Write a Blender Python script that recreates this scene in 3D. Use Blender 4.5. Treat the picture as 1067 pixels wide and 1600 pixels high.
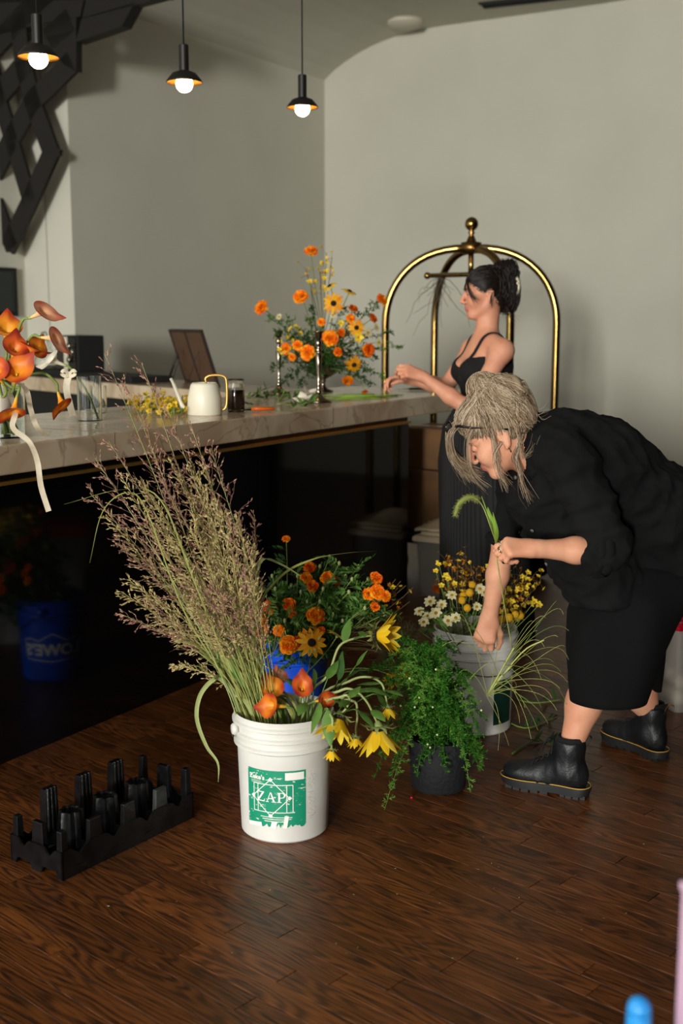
import bpy, bmesh, math, random
import numpy as np
from mathutils import Vector, Matrix
for _o in list(bpy.data.objects): bpy.data.objects.remove(_o)
random.seed(7); np.random.seed(7)
SC = bpy.context.scene
COL = SC.collection
R = math.radians
# ------------------------------------------------------------------ camera
FPX, PITCH, CAMH = 1850.0, R(9.06), 1.5
cam = bpy.data.cameras.new('camera'); camo = bpy.data.objects.new('camera', cam); COL.objects.link(camo)
camo.location = (0, 0, CAMH); camo.rotation_euler = (R(90) - PITCH, 0, 0)
cam.sensor_fit = 'VERTICAL'; cam.sensor_height = 36; cam.lens = FPX / 1600 * 36
cam.clip_end = 100; cam.dof.use_dof = True; cam.dof.focus_distance = 3.65; cam.dof.aperture_fstop = 2.8
SC.camera = camo
# ------------------------------------------------------------------ world, daylight, exposure
w = bpy.data.worlds.new('world'); SC.world = w; w.use_nodes = True
w.node_tree.nodes['Background'].inputs[0].default_value = (0.90, 0.92, 0.86, 1)
w.node_tree.nodes['Background'].inputs[1].default_value = 2.3
def area(name, loc, target, sx, sy, power, col):
    l = bpy.data.lights.new(name, 'AREA'); l.shape = 'RECTANGLE'; l.size = sx; l.size_y = sy; l.energy = power; l.color = col
    o = bpy.data.objects.new(name, l); COL.objects.link(o); o.location = loc
    o.rotation_euler = (Vector(target) - Vector(loc)).to_track_quat('-Z', 'Y').to_euler(); return o
area('window_daylight', (-5.5, -18.0, 2.9), (0.5, 5.5, 1.2), 1.5, 2.6, 3950, (1.0, 0.985, 0.92))
area('side_fill_light', (-3.4, 0.6, 2.6), (0.2, 5.2, 0.8), 1.8, 1.8, 70, (0.97, 0.98, 0.96))  # added fill lamp, no window here; softens shadows and lifts the floor
SC.view_settings.view_transform = 'Standard'; SC.view_settings.look = 'None'
SC.view_settings.gamma = 1.0; SC.view_settings.use_curve_mapping = False; SC.view_settings.exposure = 0.0
# ------------------------------------------------------------------ picture geometry helpers (used to measure positions)
_c, _s = math.cos(PITCH), math.sin(PITCH)
def ray(x, y):
    u, v = (x - 533.5) / FPX, (y - 800) / FPX
    return Vector((u, _c - v * _s, -_s - v * _c))
def P(x, y, Y): r = ray(x, y); return Vector((0, 0, CAMH)) + r * (Y / r.y)
def PZ(x, y, z): r = ray(x, y); return Vector((0, 0, CAMH)) + r * ((z - CAMH) / r.z)
def PP(x, y, p0, n): r = ray(x, y); o = Vector((0, 0, CAMH)); n = Vector(n); return o + r * ((Vector(p0) - o).dot(n) / r.dot(n))
def V(*a): return Vector(a)
def U(a, b): return random.uniform(a, b)
# ------------------------------------------------------------------ object helpers
def tag(o, label=None, cat=None, group=None, kind=None):
    if label: o['label'] = label
    if cat: o['category'] = cat
    if group: o['group'] = group
    if kind: o['kind'] = kind
    return o
WL = {}
def wl(o): return WL.get(o.name, Vector((0, 0, 0)))
def thing(name, label, cat, loc=(0, 0, 0), group=None):
    o = bpy.data.objects.new(name, None); COL.objects.link(o); o.location = loc; o.empty_display_size = .05
    WL[o.name] = Vector(loc); return tag(o, label, cat, group)
def link_mesh(name, me, mats, parent=None, loc=None, mat4=None):
    o = bpy.data.objects.new(name, me); COL.objects.link(o)
    if mats is not None and len(me.materials) == 0:
        for m in (mats if isinstance(mats, (list, tuple)) else [mats]): me.materials.append(m)
    if parent: o.parent = parent
    if mat4 is not None:
        m = Matrix(mat4)
        if parent: m.translation = m.translation - wl(parent)
        o.matrix_basis = m
    return o
class MB:
    def __init__(s): s.v = []; s.f = []; s.mi = []; s.cm = 0; s.col = None
    def add(s, vs, fs, m=None):
        b = len(s.v); s.v.extend([tuple(p) for p in vs]); m = s.cm if m is None else m
        for f in fs: s.f.append(tuple(i + b for i in f)); s.mi.append(m)
        return b
    def box(s, c, size, rot=None, m=None):
        hx, hy, hz = [k / 2 for k in size]; vs = []
        for z in (-hz, hz):
            for x, y in ((-hx, -hy), (hx, -hy), (hx, hy), (-hx, hy)):
                p = Vector((x, y, z))
                if rot is not None: p = rot @ p
                vs.append(p + Vector(c))
        s.add(vs, [(3, 2, 1, 0), (4, 5, 6, 7), (0, 1, 5, 4), (1, 2, 6, 5), (2, 3, 7, 6), (3, 0, 4, 7)], m); return s
    def prism(s, poly, z0, z1, m=None):
        n = len(poly); vs = [(p[0], p[1], z0) for p in poly] + [(p[0], p[1], z1) for p in poly]
        s.add(vs, [tuple(range(n - 1, -1, -1)), tuple(range(n, 2 * n))] + [(i, (i + 1) % n, (i + 1) % n + n, i + n) for i in range(n)], m); return s
    def extrude(s, pts, d, m=None):
        n = len(pts); d = Vector(d); vs = [Vector(p) for p in pts] + [Vector(p) + d for p in pts]
        s.add(vs, [tuple(range(n - 1, -1, -1)), tuple(range(n, 2 * n))] + [(i, (i + 1) % n, (i + 1) % n + n, i + n) for i in range(n)], m); return s
    def tube(s, pts, rad, n=8, m=None, cap=True, flat=1.0, up=None):
        pts = [Vector(p) for p in pts]; k = len(pts)
        if not isinstance(rad, (list, tuple)): rad = [rad] * k
        t0 = (pts[1] - pts[0]).normalized()
        a = Vector(up) if up is not None else (Vector((0, 0, 1)) if abs(t0.z) < .9 else Vector((1, 0, 0)))
        nrm = (a - t0 * a.dot(t0)).normalized(); vs = []
        for i, p in enumerate(pts):
            t = (pts[min(i + 1, k - 1)] - pts[max(i - 1, 0)])
            t = t.normalized() if t.length > 1e-9 else t0
            nrm = (nrm - t * nrm.dot(t))
            nrm = nrm.normalized() if nrm.length > 1e-6 else t.orthogonal().normalized()
            b = t.cross(nrm)
            for j in range(n):
                an = 2 * math.pi * j / n; vs.append(p + (nrm * math.cos(an) * flat + b * math.sin(an)) * rad[i])
        fs = [(i * n + j, i * n + (j + 1) % n, (i + 1) * n + (j + 1) % n, (i + 1) * n + j) for i in range(k - 1) for j in range(n)]
        if cap: fs += [tuple(range(n - 1, -1, -1)), tuple((k - 1) * n + j for j in range(n))]
        s.add(vs, fs, m); return s
    def lathe(s, prof, n=24, c=(0, 0, 0), axis=None, m=None, closed=False):
        rot = Vector((0, 0, 1)).rotation_difference(Vector(axis)).to_matrix() if axis is not None else Matrix.Identity(3)
        c = Vector(c); vs = []
        for r, z in prof:
            for j in range(n):
                an = 2 * math.pi * j / n; vs.append(c + rot @ Vector((r * math.cos(an), r * math.sin(an), z)))
        k = len(prof); rng = range(k) if closed else range(k - 1)
        fs = [(i * n + j, i * n + (j + 1) % n, ((i + 1) % k) * n + (j + 1) % n, ((i + 1) % k) * n + j) for i in rng for j in range(n)]
        if not closed:
            if prof[0][0] > 1e-6: fs.append(tuple(range(n - 1, -1, -1)))
            if prof[-1][0] > 1e-6: fs.append(tuple((k - 1) * n + j for j in range(n)))
        s.add(vs, fs, m); return s
    def ball(s, c, r, n=10, k=7, m=None, axis=None, jit=0):
        r = r if isinstance(r, (list, tuple)) else (r, r, r); vs = []; c = Vector(c)
        rot = Vector((0, 0, 1)).rotation_difference(Vector(axis)).to_matrix() if axis is not None else Matrix.Identity(3)
        for i in range(1, k):
            ph = math.pi * i / k
            for j in range(n):
                an = 2 * math.pi * j / n; q = 1 + U(-jit, jit)
                vs.append(c + rot @ Vector((r[0] * math.sin(ph) * math.cos(an) * q, r[1] * math.sin(ph) * math.sin(an) * q, -r[2] * math.cos(ph) * q)))
        b = len(vs); vs += [c + rot @ Vector((0, 0, -r[2])), c + rot @ Vector((0, 0, r[2]))]
        fs = [(i * n + j, i * n + (j + 1) % n, (i + 1) * n + (j + 1) % n, (i + 1) * n + j) for i in range(k - 2) for j in range(n)]
        fs += [(b, (j + 1) % n, j) for j in range(n)] + [(b + 1, (k - 2) * n + j, (k - 2) * n + (j + 1) % n) for j in range(n)]
        s.add(vs, fs, m); return s
    def ribbon(s, pts, wid, side=None, m=None, fold=0.0):
        """thin blade: centre line, width per point, optional V fold"""
        pts = [Vector(p) for p in pts]; k = len(pts)
        if not isinstance(wid, (list, tuple)): wid = [wid] * k
        vs = []
        for i, p in enumerate(pts):
            t = (pts[min(i + 1, k - 1)] - pts[max(i - 1, 0)]).normalized()
            sd = Vector(side) if side is not None else t.cross(Vector((0, 0, 1)))
            sd = sd - t * sd.dot(t)
            sd = sd.normalized() if sd.length > 1e-6 else t.orthogonal().normalized()
            nn = t.cross(sd)
            vs += [p - sd * wid[i] / 2 + nn * fold * wid[i], p, p + sd * wid[i] / 2 + nn * fold * wid[i]]
        fs = []
        for i in range(k - 1): fs += [(i * 3, i * 3 + 1, i * 3 + 4, i * 3 + 3), (i * 3 + 1, i * 3 + 2, i * 3 + 5, i * 3 + 4)]
        s.add(vs, fs, m); return s
    def mesh(s, name, off=(0, 0, 0), smooth=True):
        me = bpy.data.meshes.new(name); ox, oy, oz = off
        me.from_pydata([(x - ox, y - oy, z - oz) for x, y, z in s.v], [], s.f)
        me.polygons.foreach_set('material_index', s.mi)
        me.polygons.foreach_set('use_smooth', [smooth] * len(s.f)); me.update(); return me
    def build(s, name, mats, parent=None, smooth=True, loc=None, sharp=None, bevel=0, solid=0, sub=0):
        off = wl(parent) if parent is not None else (Vector(loc) if loc is not None else Vector((0, 0, 0)))
        me = s.mesh(name, off, smooth)
        if sharp: me.set_sharp_from_angle(angle=R(sharp))
        o = link_mesh(name, me, mats, parent)
        if parent is None: o.location = off; 
        WL[o.name] = off
        if solid: md = o.modifiers.new('thickness', 'SOLIDIFY'); md.thickness = solid; md.offset = 0
        if bevel: md = o.modifiers.new('bevel', 'BEVEL'); md.width = bevel; md.segments = 2; md.limit_method = 'ANGLE'
        if sub: md = o.modifiers.new('sub', 'SUBSURF'); md.levels = sub; md.render_levels = sub
        return o
def bez(a, b, c, d, n=10):
    a, b, c, d = map(Vector, (a, b, c, d)); out = []
    for i in range(n + 1):
        t = i / n; u = 1 - t; out.append(a * u ** 3 + b * 3 * u * u * t + c * 3 * u * t * t + d * t ** 3)
    return out
def spline(pts, n=6):
    pts = [Vector(p) for p in pts]; q = [pts[0] * 2 - pts[1]] + pts + [pts[-1] * 2 - pts[-2]]; out = []
    for i in range(1, len(q) - 2):
        for k in range(n):
            t = k / n; a, b, c, d = q[i - 1], q[i], q[i + 1], q[i + 2]
            out.append(.5 * ((2 * b) + (c - a) * t + (2 * a - 5 * b + 4 * c - d) * t * t + (-a + 3 * b - 3 * c + d) * t ** 3))
    out.append(pts[-1]); return out
def lerp(a, b, t): return a + (b - a) * t
def rndv(): 
    v = Vector((random.gauss(0, 1), random.gauss(0, 1), random.gauss(0, 1))); return v.normalized()
# ------------------------------------------------------------------ materials
MAT = {}
def srgb(r, g, b): return tuple(((c / 255 + .055) / 1.055) ** 2.4 if c > 10 else c / 255 / 12.92 for c in (r, g, b))
def mat(name, col, rough=.5, metal=0, col2=None, nscale=20, ndetail=3, bump=0, bscale=None, stretch=None, spec=.5, trans=0, ior=1.45, emit=None, estr=0, sub=0, alpha=1, coat=0, islands=0, sheen=0):
    if name in MAT: return MAT[name]
    m = bpy.data.materials.new(name); m.use_nodes = True; nt = m.node_tree; N = nt.nodes; L = nt.links; b = N['Principled BSDF']
    c = srgb(*col); b.inputs['Base Color'].default_value = (*c, 1)
    b.inputs['Roughness'].default_value = rough; b.inputs['Metallic'].default_value = metal
    b.inputs['Specular IOR Level'].default_value = spec; b.inputs['IOR'].default_value = ior
    b.inputs['Transmission Weight'].default_value = trans; b.inputs['Alpha'].default_value = alpha; b.inputs['Coat Weight'].default_value = coat
    if sheen: b.inputs['Sheen Weight'].default_value = sheen
    if sub: b.inputs['Subsurface Weight'].default_value = sub; b.inputs['Subsurface Radius'].default_value = (.012, .005, .003); b.inputs['Subsurface Scale'].default_value = 1
    if emit: b.inputs['Emission Color'].default_value = (*srgb(*emit), 1); b.inputs['Emission Strength'].default_value = estr
    if col2 or bump:
        tc = N.new('ShaderNodeTexCoord'); mp = N.new('ShaderNodeMapping'); L.new(tc.outputs['Object'], mp.inputs[0])
        if stretch: mp.inputs['Scale'].default_value = stretch
        nz = N.new('ShaderNodeTexNoise'); nz.inputs['Scale'].default_value = nscale; nz.inputs['Detail'].default_value = ndetail; L.new(mp.outputs[0], nz.inputs[0])
        if col2:
            rp = N.new('ShaderNodeValToRGB'); rp.color_ramp.elements[0].position = .35; rp.color_ramp.elements[1].position = .65
            rp.color_ramp.elements[0].color = (*c, 1); rp.color_ramp.elements[1].color = (*srgb(*col2), 1)
            src = nz.outputs['Fac']
            if islands:
                g = N.new('ShaderNodeNewGeometry'); mx = N.new('ShaderNodeMix'); mx.inputs[0].default_value = islands
                L.new(src, mx.inputs[2]); L.new(g.outputs['Random Per Island'], mx.inputs[3]); src = mx.outputs[0]
            L.new(src, rp.inputs[0]); L.new(rp.outputs[0], b.inputs['Base Color'])
        if bump:
            n2 = nz
            if bscale: n2 = N.new('ShaderNodeTexNoise'); n2.inputs['Scale'].default_value = bscale; n2.inputs['Detail'].default_value = 4; L.new(mp.outputs[0], n2.inputs[0])
            bp = N.new('ShaderNodeBump'); bp.inputs['Strength'].default_value = bump; bp.inputs['Distance'].default_value = .01
            L.new(n2.outputs['Fac'], bp.inputs['Height']); L.new(bp.outputs[0], b.inputs['Normal'])
    MAT[name] = m; return m
def leafmat(name, c1, c2, tl=.35, rough=.5, isl=.7):
    """thin leaf or petal: diffuse + translucent, colour varies per leaf"""
    if name in MAT: return MAT[name]
    m = mat(name, c1, rough, col2=c2, nscale=60, islands=isl, spec=.3); nt = m.node_tree; N = nt.nodes; L = nt.links
    b = N['Principled BSDF']; out = N['Material Output']; tr = N.new('ShaderNodeBsdfTranslucent'); mx = N.new('ShaderNodeMixShader'); mx.inputs[0].default_value = tl
    src = b.inputs['Base Color'].links[0].from_socket; L.new(src, tr.inputs[0])
    L.new(b.outputs[0], mx.inputs[1]); L.new(tr.outputs[0], mx.inputs[2]); L.new(mx.outputs[0], out.inputs[0]); return m
M_wall = mat('wall_paint', (202, 199, 185), .85, col2=(197, 194, 180), nscale=1.5, bump=.05, bscale=180)
M_black_gloss = mat('black_gloss_panel', (7, 7, 7), .06, spec=.55)
M_black = mat('black_plastic', (10, 10, 11), .26, bump=.12, bscale=60, col2=(20, 20, 21), nscale=25)
M_blackmatte = mat('black_matte', (13, 13, 13), .75)
M_dark = mat('dark_metal', (28, 26, 24), .45, metal=.3)
M_brass = mat('brass', (170, 140, 82), .22, metal=1, col2=(142, 112, 62), nscale=7, bump=.03, bscale=20)
M_brassdk = mat('antique_brass', (140, 105, 60), .3, metal=1)
M_gold = mat('gold_trim', (214, 168, 90), .3, metal=.75)
M_silver = mat('tarnished_silver', (176, 166, 150), .18, metal=1, col2=(130, 120, 104), nscale=12)
M_glass = mat('clear_glass', (250, 252, 250), .02, trans=1, ior=1.45)
M_water = mat('water', (235, 242, 238), .0, trans=1, ior=1.33)
M_white_pl = mat('white_bucket_plastic', (216, 214, 208), .42, col2=(206, 203, 196), nscale=9, bump=.06, bscale=30, sub=.0)
M_blue_pl = mat('blue_bucket_plastic', (10, 76, 205), .35, col2=(8, 68, 190), nscale=9)
M_cream = mat('cream_enamel', (226, 219, 198), .38)
M_card = mat('cardboard', (128, 92, 60), .85, col2=(112, 80, 52), nscale=12)
M_ribbon = mat('cream_satin_ribbon', (214, 202, 178), .4, col2=(200, 186, 160), nscale=30)
M_black_cloth = mat('black_linen', (9, 9, 10), .9, col2=(14, 14, 15), nscale=6, bump=.25, bscale=420, spec=.25)
def marble():
    m = mat('cream_marble', (214, 198, 172), .18, spec=.5); N = m.node_tree.nodes; L = m.node_tree.links; b = N['Principled BSDF']
    tc = N.new('ShaderNodeTexCoord'); n1 = N.new('ShaderNodeTexNoise'); n1.inputs['Scale'].default_value = 2.2; n1.inputs['Detail'].default_value = 7; n1.inputs['Distortion'].default_value = 1.3
    L.new(tc.outputs['Object'], n1.inputs[0]); r1 = N.new('ShaderNodeValToRGB'); e = r1.color_ramp.elements
    e[0].position = .3; e[0].color = (*srgb(158, 132, 104), 1); e[1].position = .62; e[1].color = (*srgb(198, 180, 154), 1); L.new(n1.outputs[0], r1.inputs[0])
    n2 = N.new('ShaderNodeTexNoise'); n2.inputs['Scale'].default_value = 1.7; n2.inputs['Detail'].default_value = 5; n2.inputs['Distortion'].default_value = 2.5; L.new(tc.outputs['Object'], n2.inputs[0])
    s = N.new('ShaderNodeMath'); s.operation = 'SUBTRACT'; s.inputs[1].default_value = .5; L.new(n2.outputs[0], s.inputs[0])
    a = N.new('ShaderNodeMath'); a.operation = 'ABSOLUTE'; L.new(s.outputs[0], a.inputs[0])
    r2 = N.new('ShaderNodeValToRGB'); e = r2.color_ramp.elements; e[0].position = 0; e[0].color = (*srgb(120, 78, 52), 1); e[1].position = .016; e[1].color = (1, 1, 1, 1); L.new(a.outputs[0], r2.inputs[0])
    mx = N.new('ShaderNodeMix'); mx.data_type = 'RGBA'; mx.blend_type = 'MULTIPLY'; mx.inputs[0].default_value = .4; L.new(r1.outputs[0], mx.inputs[6]); L.new(r2.outputs[0], mx.inputs[7]); L.new(mx.outputs[2], b.inputs['Base Color'])
    return m
M_marble = marble()
def oak(name, island):
    m = mat(name, (70, 40, 20), .3, spec=.45); N = m.node_tree.nodes; L = m.node_tree.links; b = N['Principled BSDF']
    tc = N.new('ShaderNodeTexCoord')
    if island: g = N.new('ShaderNodeNewGeometry'); rnd = g.outputs['Random Per Island']
    else: g = N.new('ShaderNodeObjectInfo'); rnd = g.outputs['Random']
    off = N.new('ShaderNodeVectorMath'); off.operation = 'MULTIPLY_ADD'
    L.new(rnd, off.inputs[0]); off.inputs[1].default_value = (91, 57, 33); L.new(tc.outputs['Object'], off.inputs[2])
    mp = N.new('ShaderNodeMapping'); mp.inputs['Scale'].default_value = (1.1, 8.5, 4); L.new(off.outputs[0], mp.inputs[0])
    n1 = N.new('ShaderNodeTexNoise'); n1.inputs['Scale'].default_value = 1.9; n1.inputs['Detail'].default_value = 1.2; n1.inputs['Roughness'].default_value = .35; L.new(mp.outputs[0], n1.inputs[0])
    k = N.new('ShaderNodeMath'); k.operation = 'MULTIPLY'; k.inputs[1].default_value = 88; L.new(n1.outputs[0], k.inputs[0])
    sn = N.new('ShaderNodeMath'); sn.operation = 'SINE'; L.new(k.outputs[0], sn.inputs[0])
    mp2 = N.new('ShaderNodeMapping'); mp2.inputs['Scale'].default_value = (5, 150, 60); L.new(off.outputs[0], mp2.inputs[0])
    n2 = N.new('ShaderNodeTexNoise'); n2.inputs['Scale'].default_value = 3; n2.inputs['Detail'].default_value = 3; L.new(mp2.outputs[0], n2.inputs[0])
    ad = N.new('ShaderNodeMath'); ad.operation = 'MULTIPLY_ADD'; ad.inputs[1].default_value = .14; L.new(sn.outputs[0], ad.inputs[0]); L.new(n2.outputs[0], ad.inputs[2])
    rp = N.new('ShaderNodeValToRGB'); e = rp.color_ramp.elements; e[0].position = .28; e[0].color = (*srgb(40, 21, 9), 1); e[1].position = .72; e[1].color = (*srgb(120, 69, 31), 1)
    q = rp.color_ramp.elements.new(.46); q.color = (*srgb(92, 51, 22), 1); L.new(ad.outputs[0], rp.inputs[0])
    hs = N.new('ShaderNodeMapRange'); hs.inputs[3].default_value = .68; hs.inputs[4].default_value = 1.22; L.new(rnd, hs.inputs[0])
    mx = N.new('ShaderNodeVectorMath'); mx.operation = 'SCALE'; L.new(rp.outputs[0], mx.inputs[0]); L.new(hs.outputs[0], mx.inputs['Scale']); L.new(mx.outputs[0], b.inputs['Base Color'])
    bp = N.new('ShaderNodeBump'); bp.inputs['Strength'].default_value = .16; bp.inputs['Distance'].default_value = .004; L.new(ad.outputs[0], bp.inputs['Height']); L.new(bp.outputs[0], b.inputs['Normal'])
    rr = N.new('ShaderNodeMapRange'); rr.inputs[3].default_value = .42; rr.inputs[4].default_value = .30; L.new(ad.outputs[0], rr.inputs[0]); L.new(rr.outputs[0], b.inputs['Roughness'])
    return m
# ------------------------------------------------------------------ room grid: D runs along the bar, E across it
DX, DY = math.cos(R(59.1)), math.sin(R(59.1)); D = Vector((DX, DY, 0)); E = Vector((DY, -DX, 0)); ZU = Vector((0, 0, 1))
CEIL = 4.19
C0 = Vector((-.17, 12.07, 0)); N0 = C0 - D * 3.57; PF = N0 - E * .494
def struct(o): return tag(o, kind='structure')
def wall(name, a, b, z0, z1, thick, out, mats=M_wall):
    a, b = Vector(a), Vector(b); out = Vector(out)
    mb = MB(); mb.prism([a, b, b + out * thick, a + out * thick], z0, z1); return struct(mb.build(name, mats, smooth=False))
wall('wall_back', C0, C0 + E * 3.72, 0, CEIL, .15, D)
wall('wall_back_end', C0 + E * 4.72, C0 + E * 7.2, 0, CEIL, .15, D)
wall('wall_back_header', C0 + E * 3.72, C0 + E * 4.72, 2.25, CEIL, .15, D)
# coved wall: vertical, a kink, then a curve into the ceiling
prof = []
for px, py in ((507, 125), (522, 110), (540, 96), (560, 83), (580, 72), (600, 63.5), (625, 54.5), (660, 45.5), (700, 37.5)):
    q = PP(px, py, C0, D); prof.append((max(0, (q - C0).dot(E)), q.z))
prof[-1] = (prof[-1][0], CEIL)
poly = [(-.25, 0), (0, 0)] + prof + [(prof[-1][0], CEIL + .05), (-.25, CEIL + .05)]
mb = MB(); mb.extrude([N0 + E * s_ + ZU * z_ for s_, z_ in poly], D * 3.57); struct(mb.build('wall_left', M_wall, smooth=False))
wall('wall_left_pier', PF - E * .2, N0 - E * .26, 0, CEIL, .3, D)
wall('wall_left_side', PF, PF - D * 9.0, 0, CEIL, .15, -E)
wall('wall_right', C0 + E * 7.2, C0 + E * 7.2 - D * 13, 0, CEIL, .15, E, mat('darkened_wall_paint', (34, 31, 28), .9))  # out of view; colour darkened so the gloss bar front mirrors darkness
mb = MB(); mb.prism([(-9, -1.2), (9, -1.2), (9, 14), (-9, 14)], CEIL, CEIL + .12); struct(mb.build('ceiling', M_wall, smooth=False))
# dark door at the right end of the back wall
mb = MB(); d0 = C0 + E * 3.72
for a in (0, .92): mb.prism([d0 + E * a - D * .05, d0 + E * (a + .08) - D * .05, d0 + E * (a + .08) + D * .12, d0 + E * a + D * .12], 0, 2.25)
mb.prism([d0 + E * .08 - D * .05, d0 + E * .92 - D * .05, d0 + E * .92 + D * .12, d0 + E * .08 + D * .12], 2.17, 2.25)
door = struct(mb.build('door_1', M_blackmatte, smooth=False))
mb = MB(); mb.prism([d0 + E * .09 + D * .03, d0 + E * .91 + D * .03, d0 + E * .91 + D * .08, d0 + E * .09 + D * .08], .01, 2.16); mb.build('door_leaf', mat('dark_door', (20, 21, 20), .5), door, smooth=False)
mb = MB(); mb.tube([d0 + E * .16 + ZU * .95 - D * .01, d0 + E * .16 + ZU * 1.15 - D * .01], .012); mb.build('door_handle', M_dark, door)
# floor: sub floor slab plus strip planks as its parts
mb = MB(); mb.prism([(-9, -7), (9, -7), (9, 14), (-9, 14)], -.08, -.004); floor_o = struct(mb.build('floor', mat('subfloor', (24, 14, 8), .7), smooth=False))
M_oak, M_oak2 = oak('stained_oak', False), oak('stained_oak_far', True)
PA = R(-42); pd = Vector((math.cos(PA), math.sin(PA), 0)); pn = Vector((-pd.y, pd.x, 0)); PW = .071
def proj(p):
    d = Vector(p) - Vector((0, 0, CAMH)); Z = d.y * _c - d.z * _s
    if Z < .1: return None
    return 533.5 + FPX * d.x / Z, 800 - FPX * (d.y * _s + d.z * _c) / Z, Z
plank_me = {}
def plank_mesh(l):
    if l not in plank_me:
        h = l / 2 - .0006; q = PW / 2 - .0005; e = .0012; vs = []
        for z, k in ((-.012, 0), (-e, 0), (0, e)):
            vs += [(-h + k, -q + k, z), (h - k, -q + k, z), (h - k, q - k, z), (-h + k, q - k, z)]
        fs = [(8, 9, 10, 11)] + [(i * 4 + j, i * 4 + (j + 1) % 4, i * 4 + 4 + (j + 1) % 4, i * 4 + 4 + j) for i in range(2) for j in range(4)]
        me = bpy.data.meshes.new('plank'); me.from_pydata(vs, [], fs); me.materials.append(M_oak); plank_me[l] = me
    return plank_me[l]
cand = []
rp_ = random.Random(3)
for i in range(-75, 130):
    t = rp_.uniform(-7, -6)
    while t < 9:
        l = rp_.choice((.35, .5, .6, .75, .9, 1.1)); cpt = pd * (t + l / 2) + pn * (i * PW) + Vector((0, 3.2, 0)); t += l
        if not (-7 < cpt.x < 6 and -1 < cpt.y < 12.5): continue
        best = None
        for a in (-.5, -.25, 0, .25, .5):
            q = proj(cpt + pd * l * a)
            if q and -15 < q[0] < 1082 and 1000 < q[1] < 1615: best = min(best or 99, q[2])
        occl = (cpt - Vector((-1.174, 3.885, 0))).dot(E) < -.05
        cand.append((0 if best and not occl else 1, best or cpt.length + 5, cpt, l))
cand.sort(key=lambda c: (c[0], c[1]))
far = MB()
for n_, (a, b_, cpt, l) in enumerate(cand):
    if n_ < 300 and a == 0:
        o = bpy.data.objects.new('plank', plank_mesh(l)); COL.objects.link(o); o.parent = floor_o; o.location = cpt; o.rotation_euler = (0, 0, PA)
    else:
        h, q = l / 2 - .0006, PW / 2 - .0005
        far.add([cpt + pd * sx * h + pn * sy * q for sx, sy in ((-1, -1), (1, -1), (1, 1), (-1, 1))], [(0, 1, 2, 3)])
# far planks keep plank-aligned texture coordinates
me = bpy.data.meshes.new('far_planks'); rm = Matrix.Rotation(-PA, 3, 'Z'); me.from_pydata([tuple(rm @ Vector(v)) for v in far.v], [], far.f); me.materials.append(M_oak2)
o = bpy.data.objects.new('far_planks', me); COL.objects.link(o); o.parent = floor_o; o.rotation_euler = (0, 0, PA); o['kind'] = 'stuff'
# ceiling fittings
sd = PZ(632, 32, CEIL)
t = thing('smoke_detector', 'round white smoke detector on the pale ceiling', 'smoke detector', sd)
MB().lathe([(.16, 0), (.16, -.025), (.13, -.05), (.0, -.055)], 28, sd).build('detector_body', mat('off_white_plastic', (206, 200, 182), .5), t, sharp=40)
MB().lathe([(.175, 0), (.175, -.008), (.15, -.012), (0, -.012)], 28, sd).build('mounting_plate', MAT['off_white_plastic'], t, sharp=40)
a, b = PZ(752, 8, CEIL), PZ(945, -14, CEIL); dv = (b - a).normalized(); sv = Vector((-dv.y, dv.x, 0))
t = thing('ceiling_vent', 'long black slot diffuser set in the pale ceiling', 'vent', a)
mb = MB()
for k in (-.07, .07): mb.prism([a + sv * (k - .02), b + sv * (k - .02), b + sv * (k + .02), a + sv * (k + .02)], CEIL - .012, CEIL - .0005)
mb.build('vent_frame', M_blackmatte, t, smooth=False)
for k in (-.03, .02): MB().prism([a + sv * (k - .012), b + sv * (k - .012), b + sv * (k + .012), a + sv * (k + .012)], CEIL - .008, CEIL - .0005).build('slat', M_blackmatte, t, smooth=False)
# ------------------------------------------------------------------ bar
B0 = Vector((-1.174, 3.885, 0)) - D * 1.1          # start of front panel (out of frame)
BEND = 1.1 + 3.0                                   # panel length
SLZ0, SLZ1 = 1.05, 1.14
t = thing('bar_counter', 'long bar counter with a gloss black front and thin gold trim line', 'bar counter', B0)
mb = MB(); mb.prism([B0, B0 + D * BEND, B0 + D * BEND - E * .5, B0 - E * .5], 0, .962); mb.build('front_panel', M_black_gloss, t, smooth=False)
mb = MB(); mb.prism([B0 - E * .006, B0 + D * BEND - E * .006, B0 + D * BEND - E * .5, B0 - E * .5], .975, SLZ0); mb.build('upper_rail', mat('dark_brown_rail', (20, 15, 11), .4), t, smooth=False)
mb = MB(); mb.prism([B0 + E * .012, B0 + D * (BEND + .01) + E * .012, B0 + D * (BEND + .01) - E * .5, B0 - E * .5], .962, .975); mb.build('gold_trim', M_gold, t, smooth=False)
mb = MB(); a = B0 + D * 2.6; b = B0 + D * (BEND - .02); mb.prism([a + E * .002, b + E * .002, b + E * .012, a + E * .012], 1.038, 1.046); mb.build('led_strip', mat('warm_led', (255, 190, 110), .5, emit=(255, 176, 84), estr=5.0), t, smooth=False)
SF = Vector((-1.013, 3.5, 0))                      # a point on the slab's front edge
t = thing('marble_bar_top', 'cream veined marble slab on top of the black bar', 'countertop', SF - D * 1.1)
mb = MB(); a, b = SF - D * 1.1, SF + D * 3.45; mb.prism([a, b, b - E * .84, a - E * .84], SLZ0, SLZ1); mb.build('slab', M_marble, t, smooth=False, bevel=.006)
for k in (1.6, 3.0): mb = MB(); q = a + D * k; mb.prism([q + E * .0006, q + D * .003 + E * .0006, q + D * .003 - E * .84, q - E * .84], SLZ0 + .002, SLZ1 + .0006); mb.build('joint', mat('slab_joint', (120, 104, 84), .5), t, smooth=False)
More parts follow.
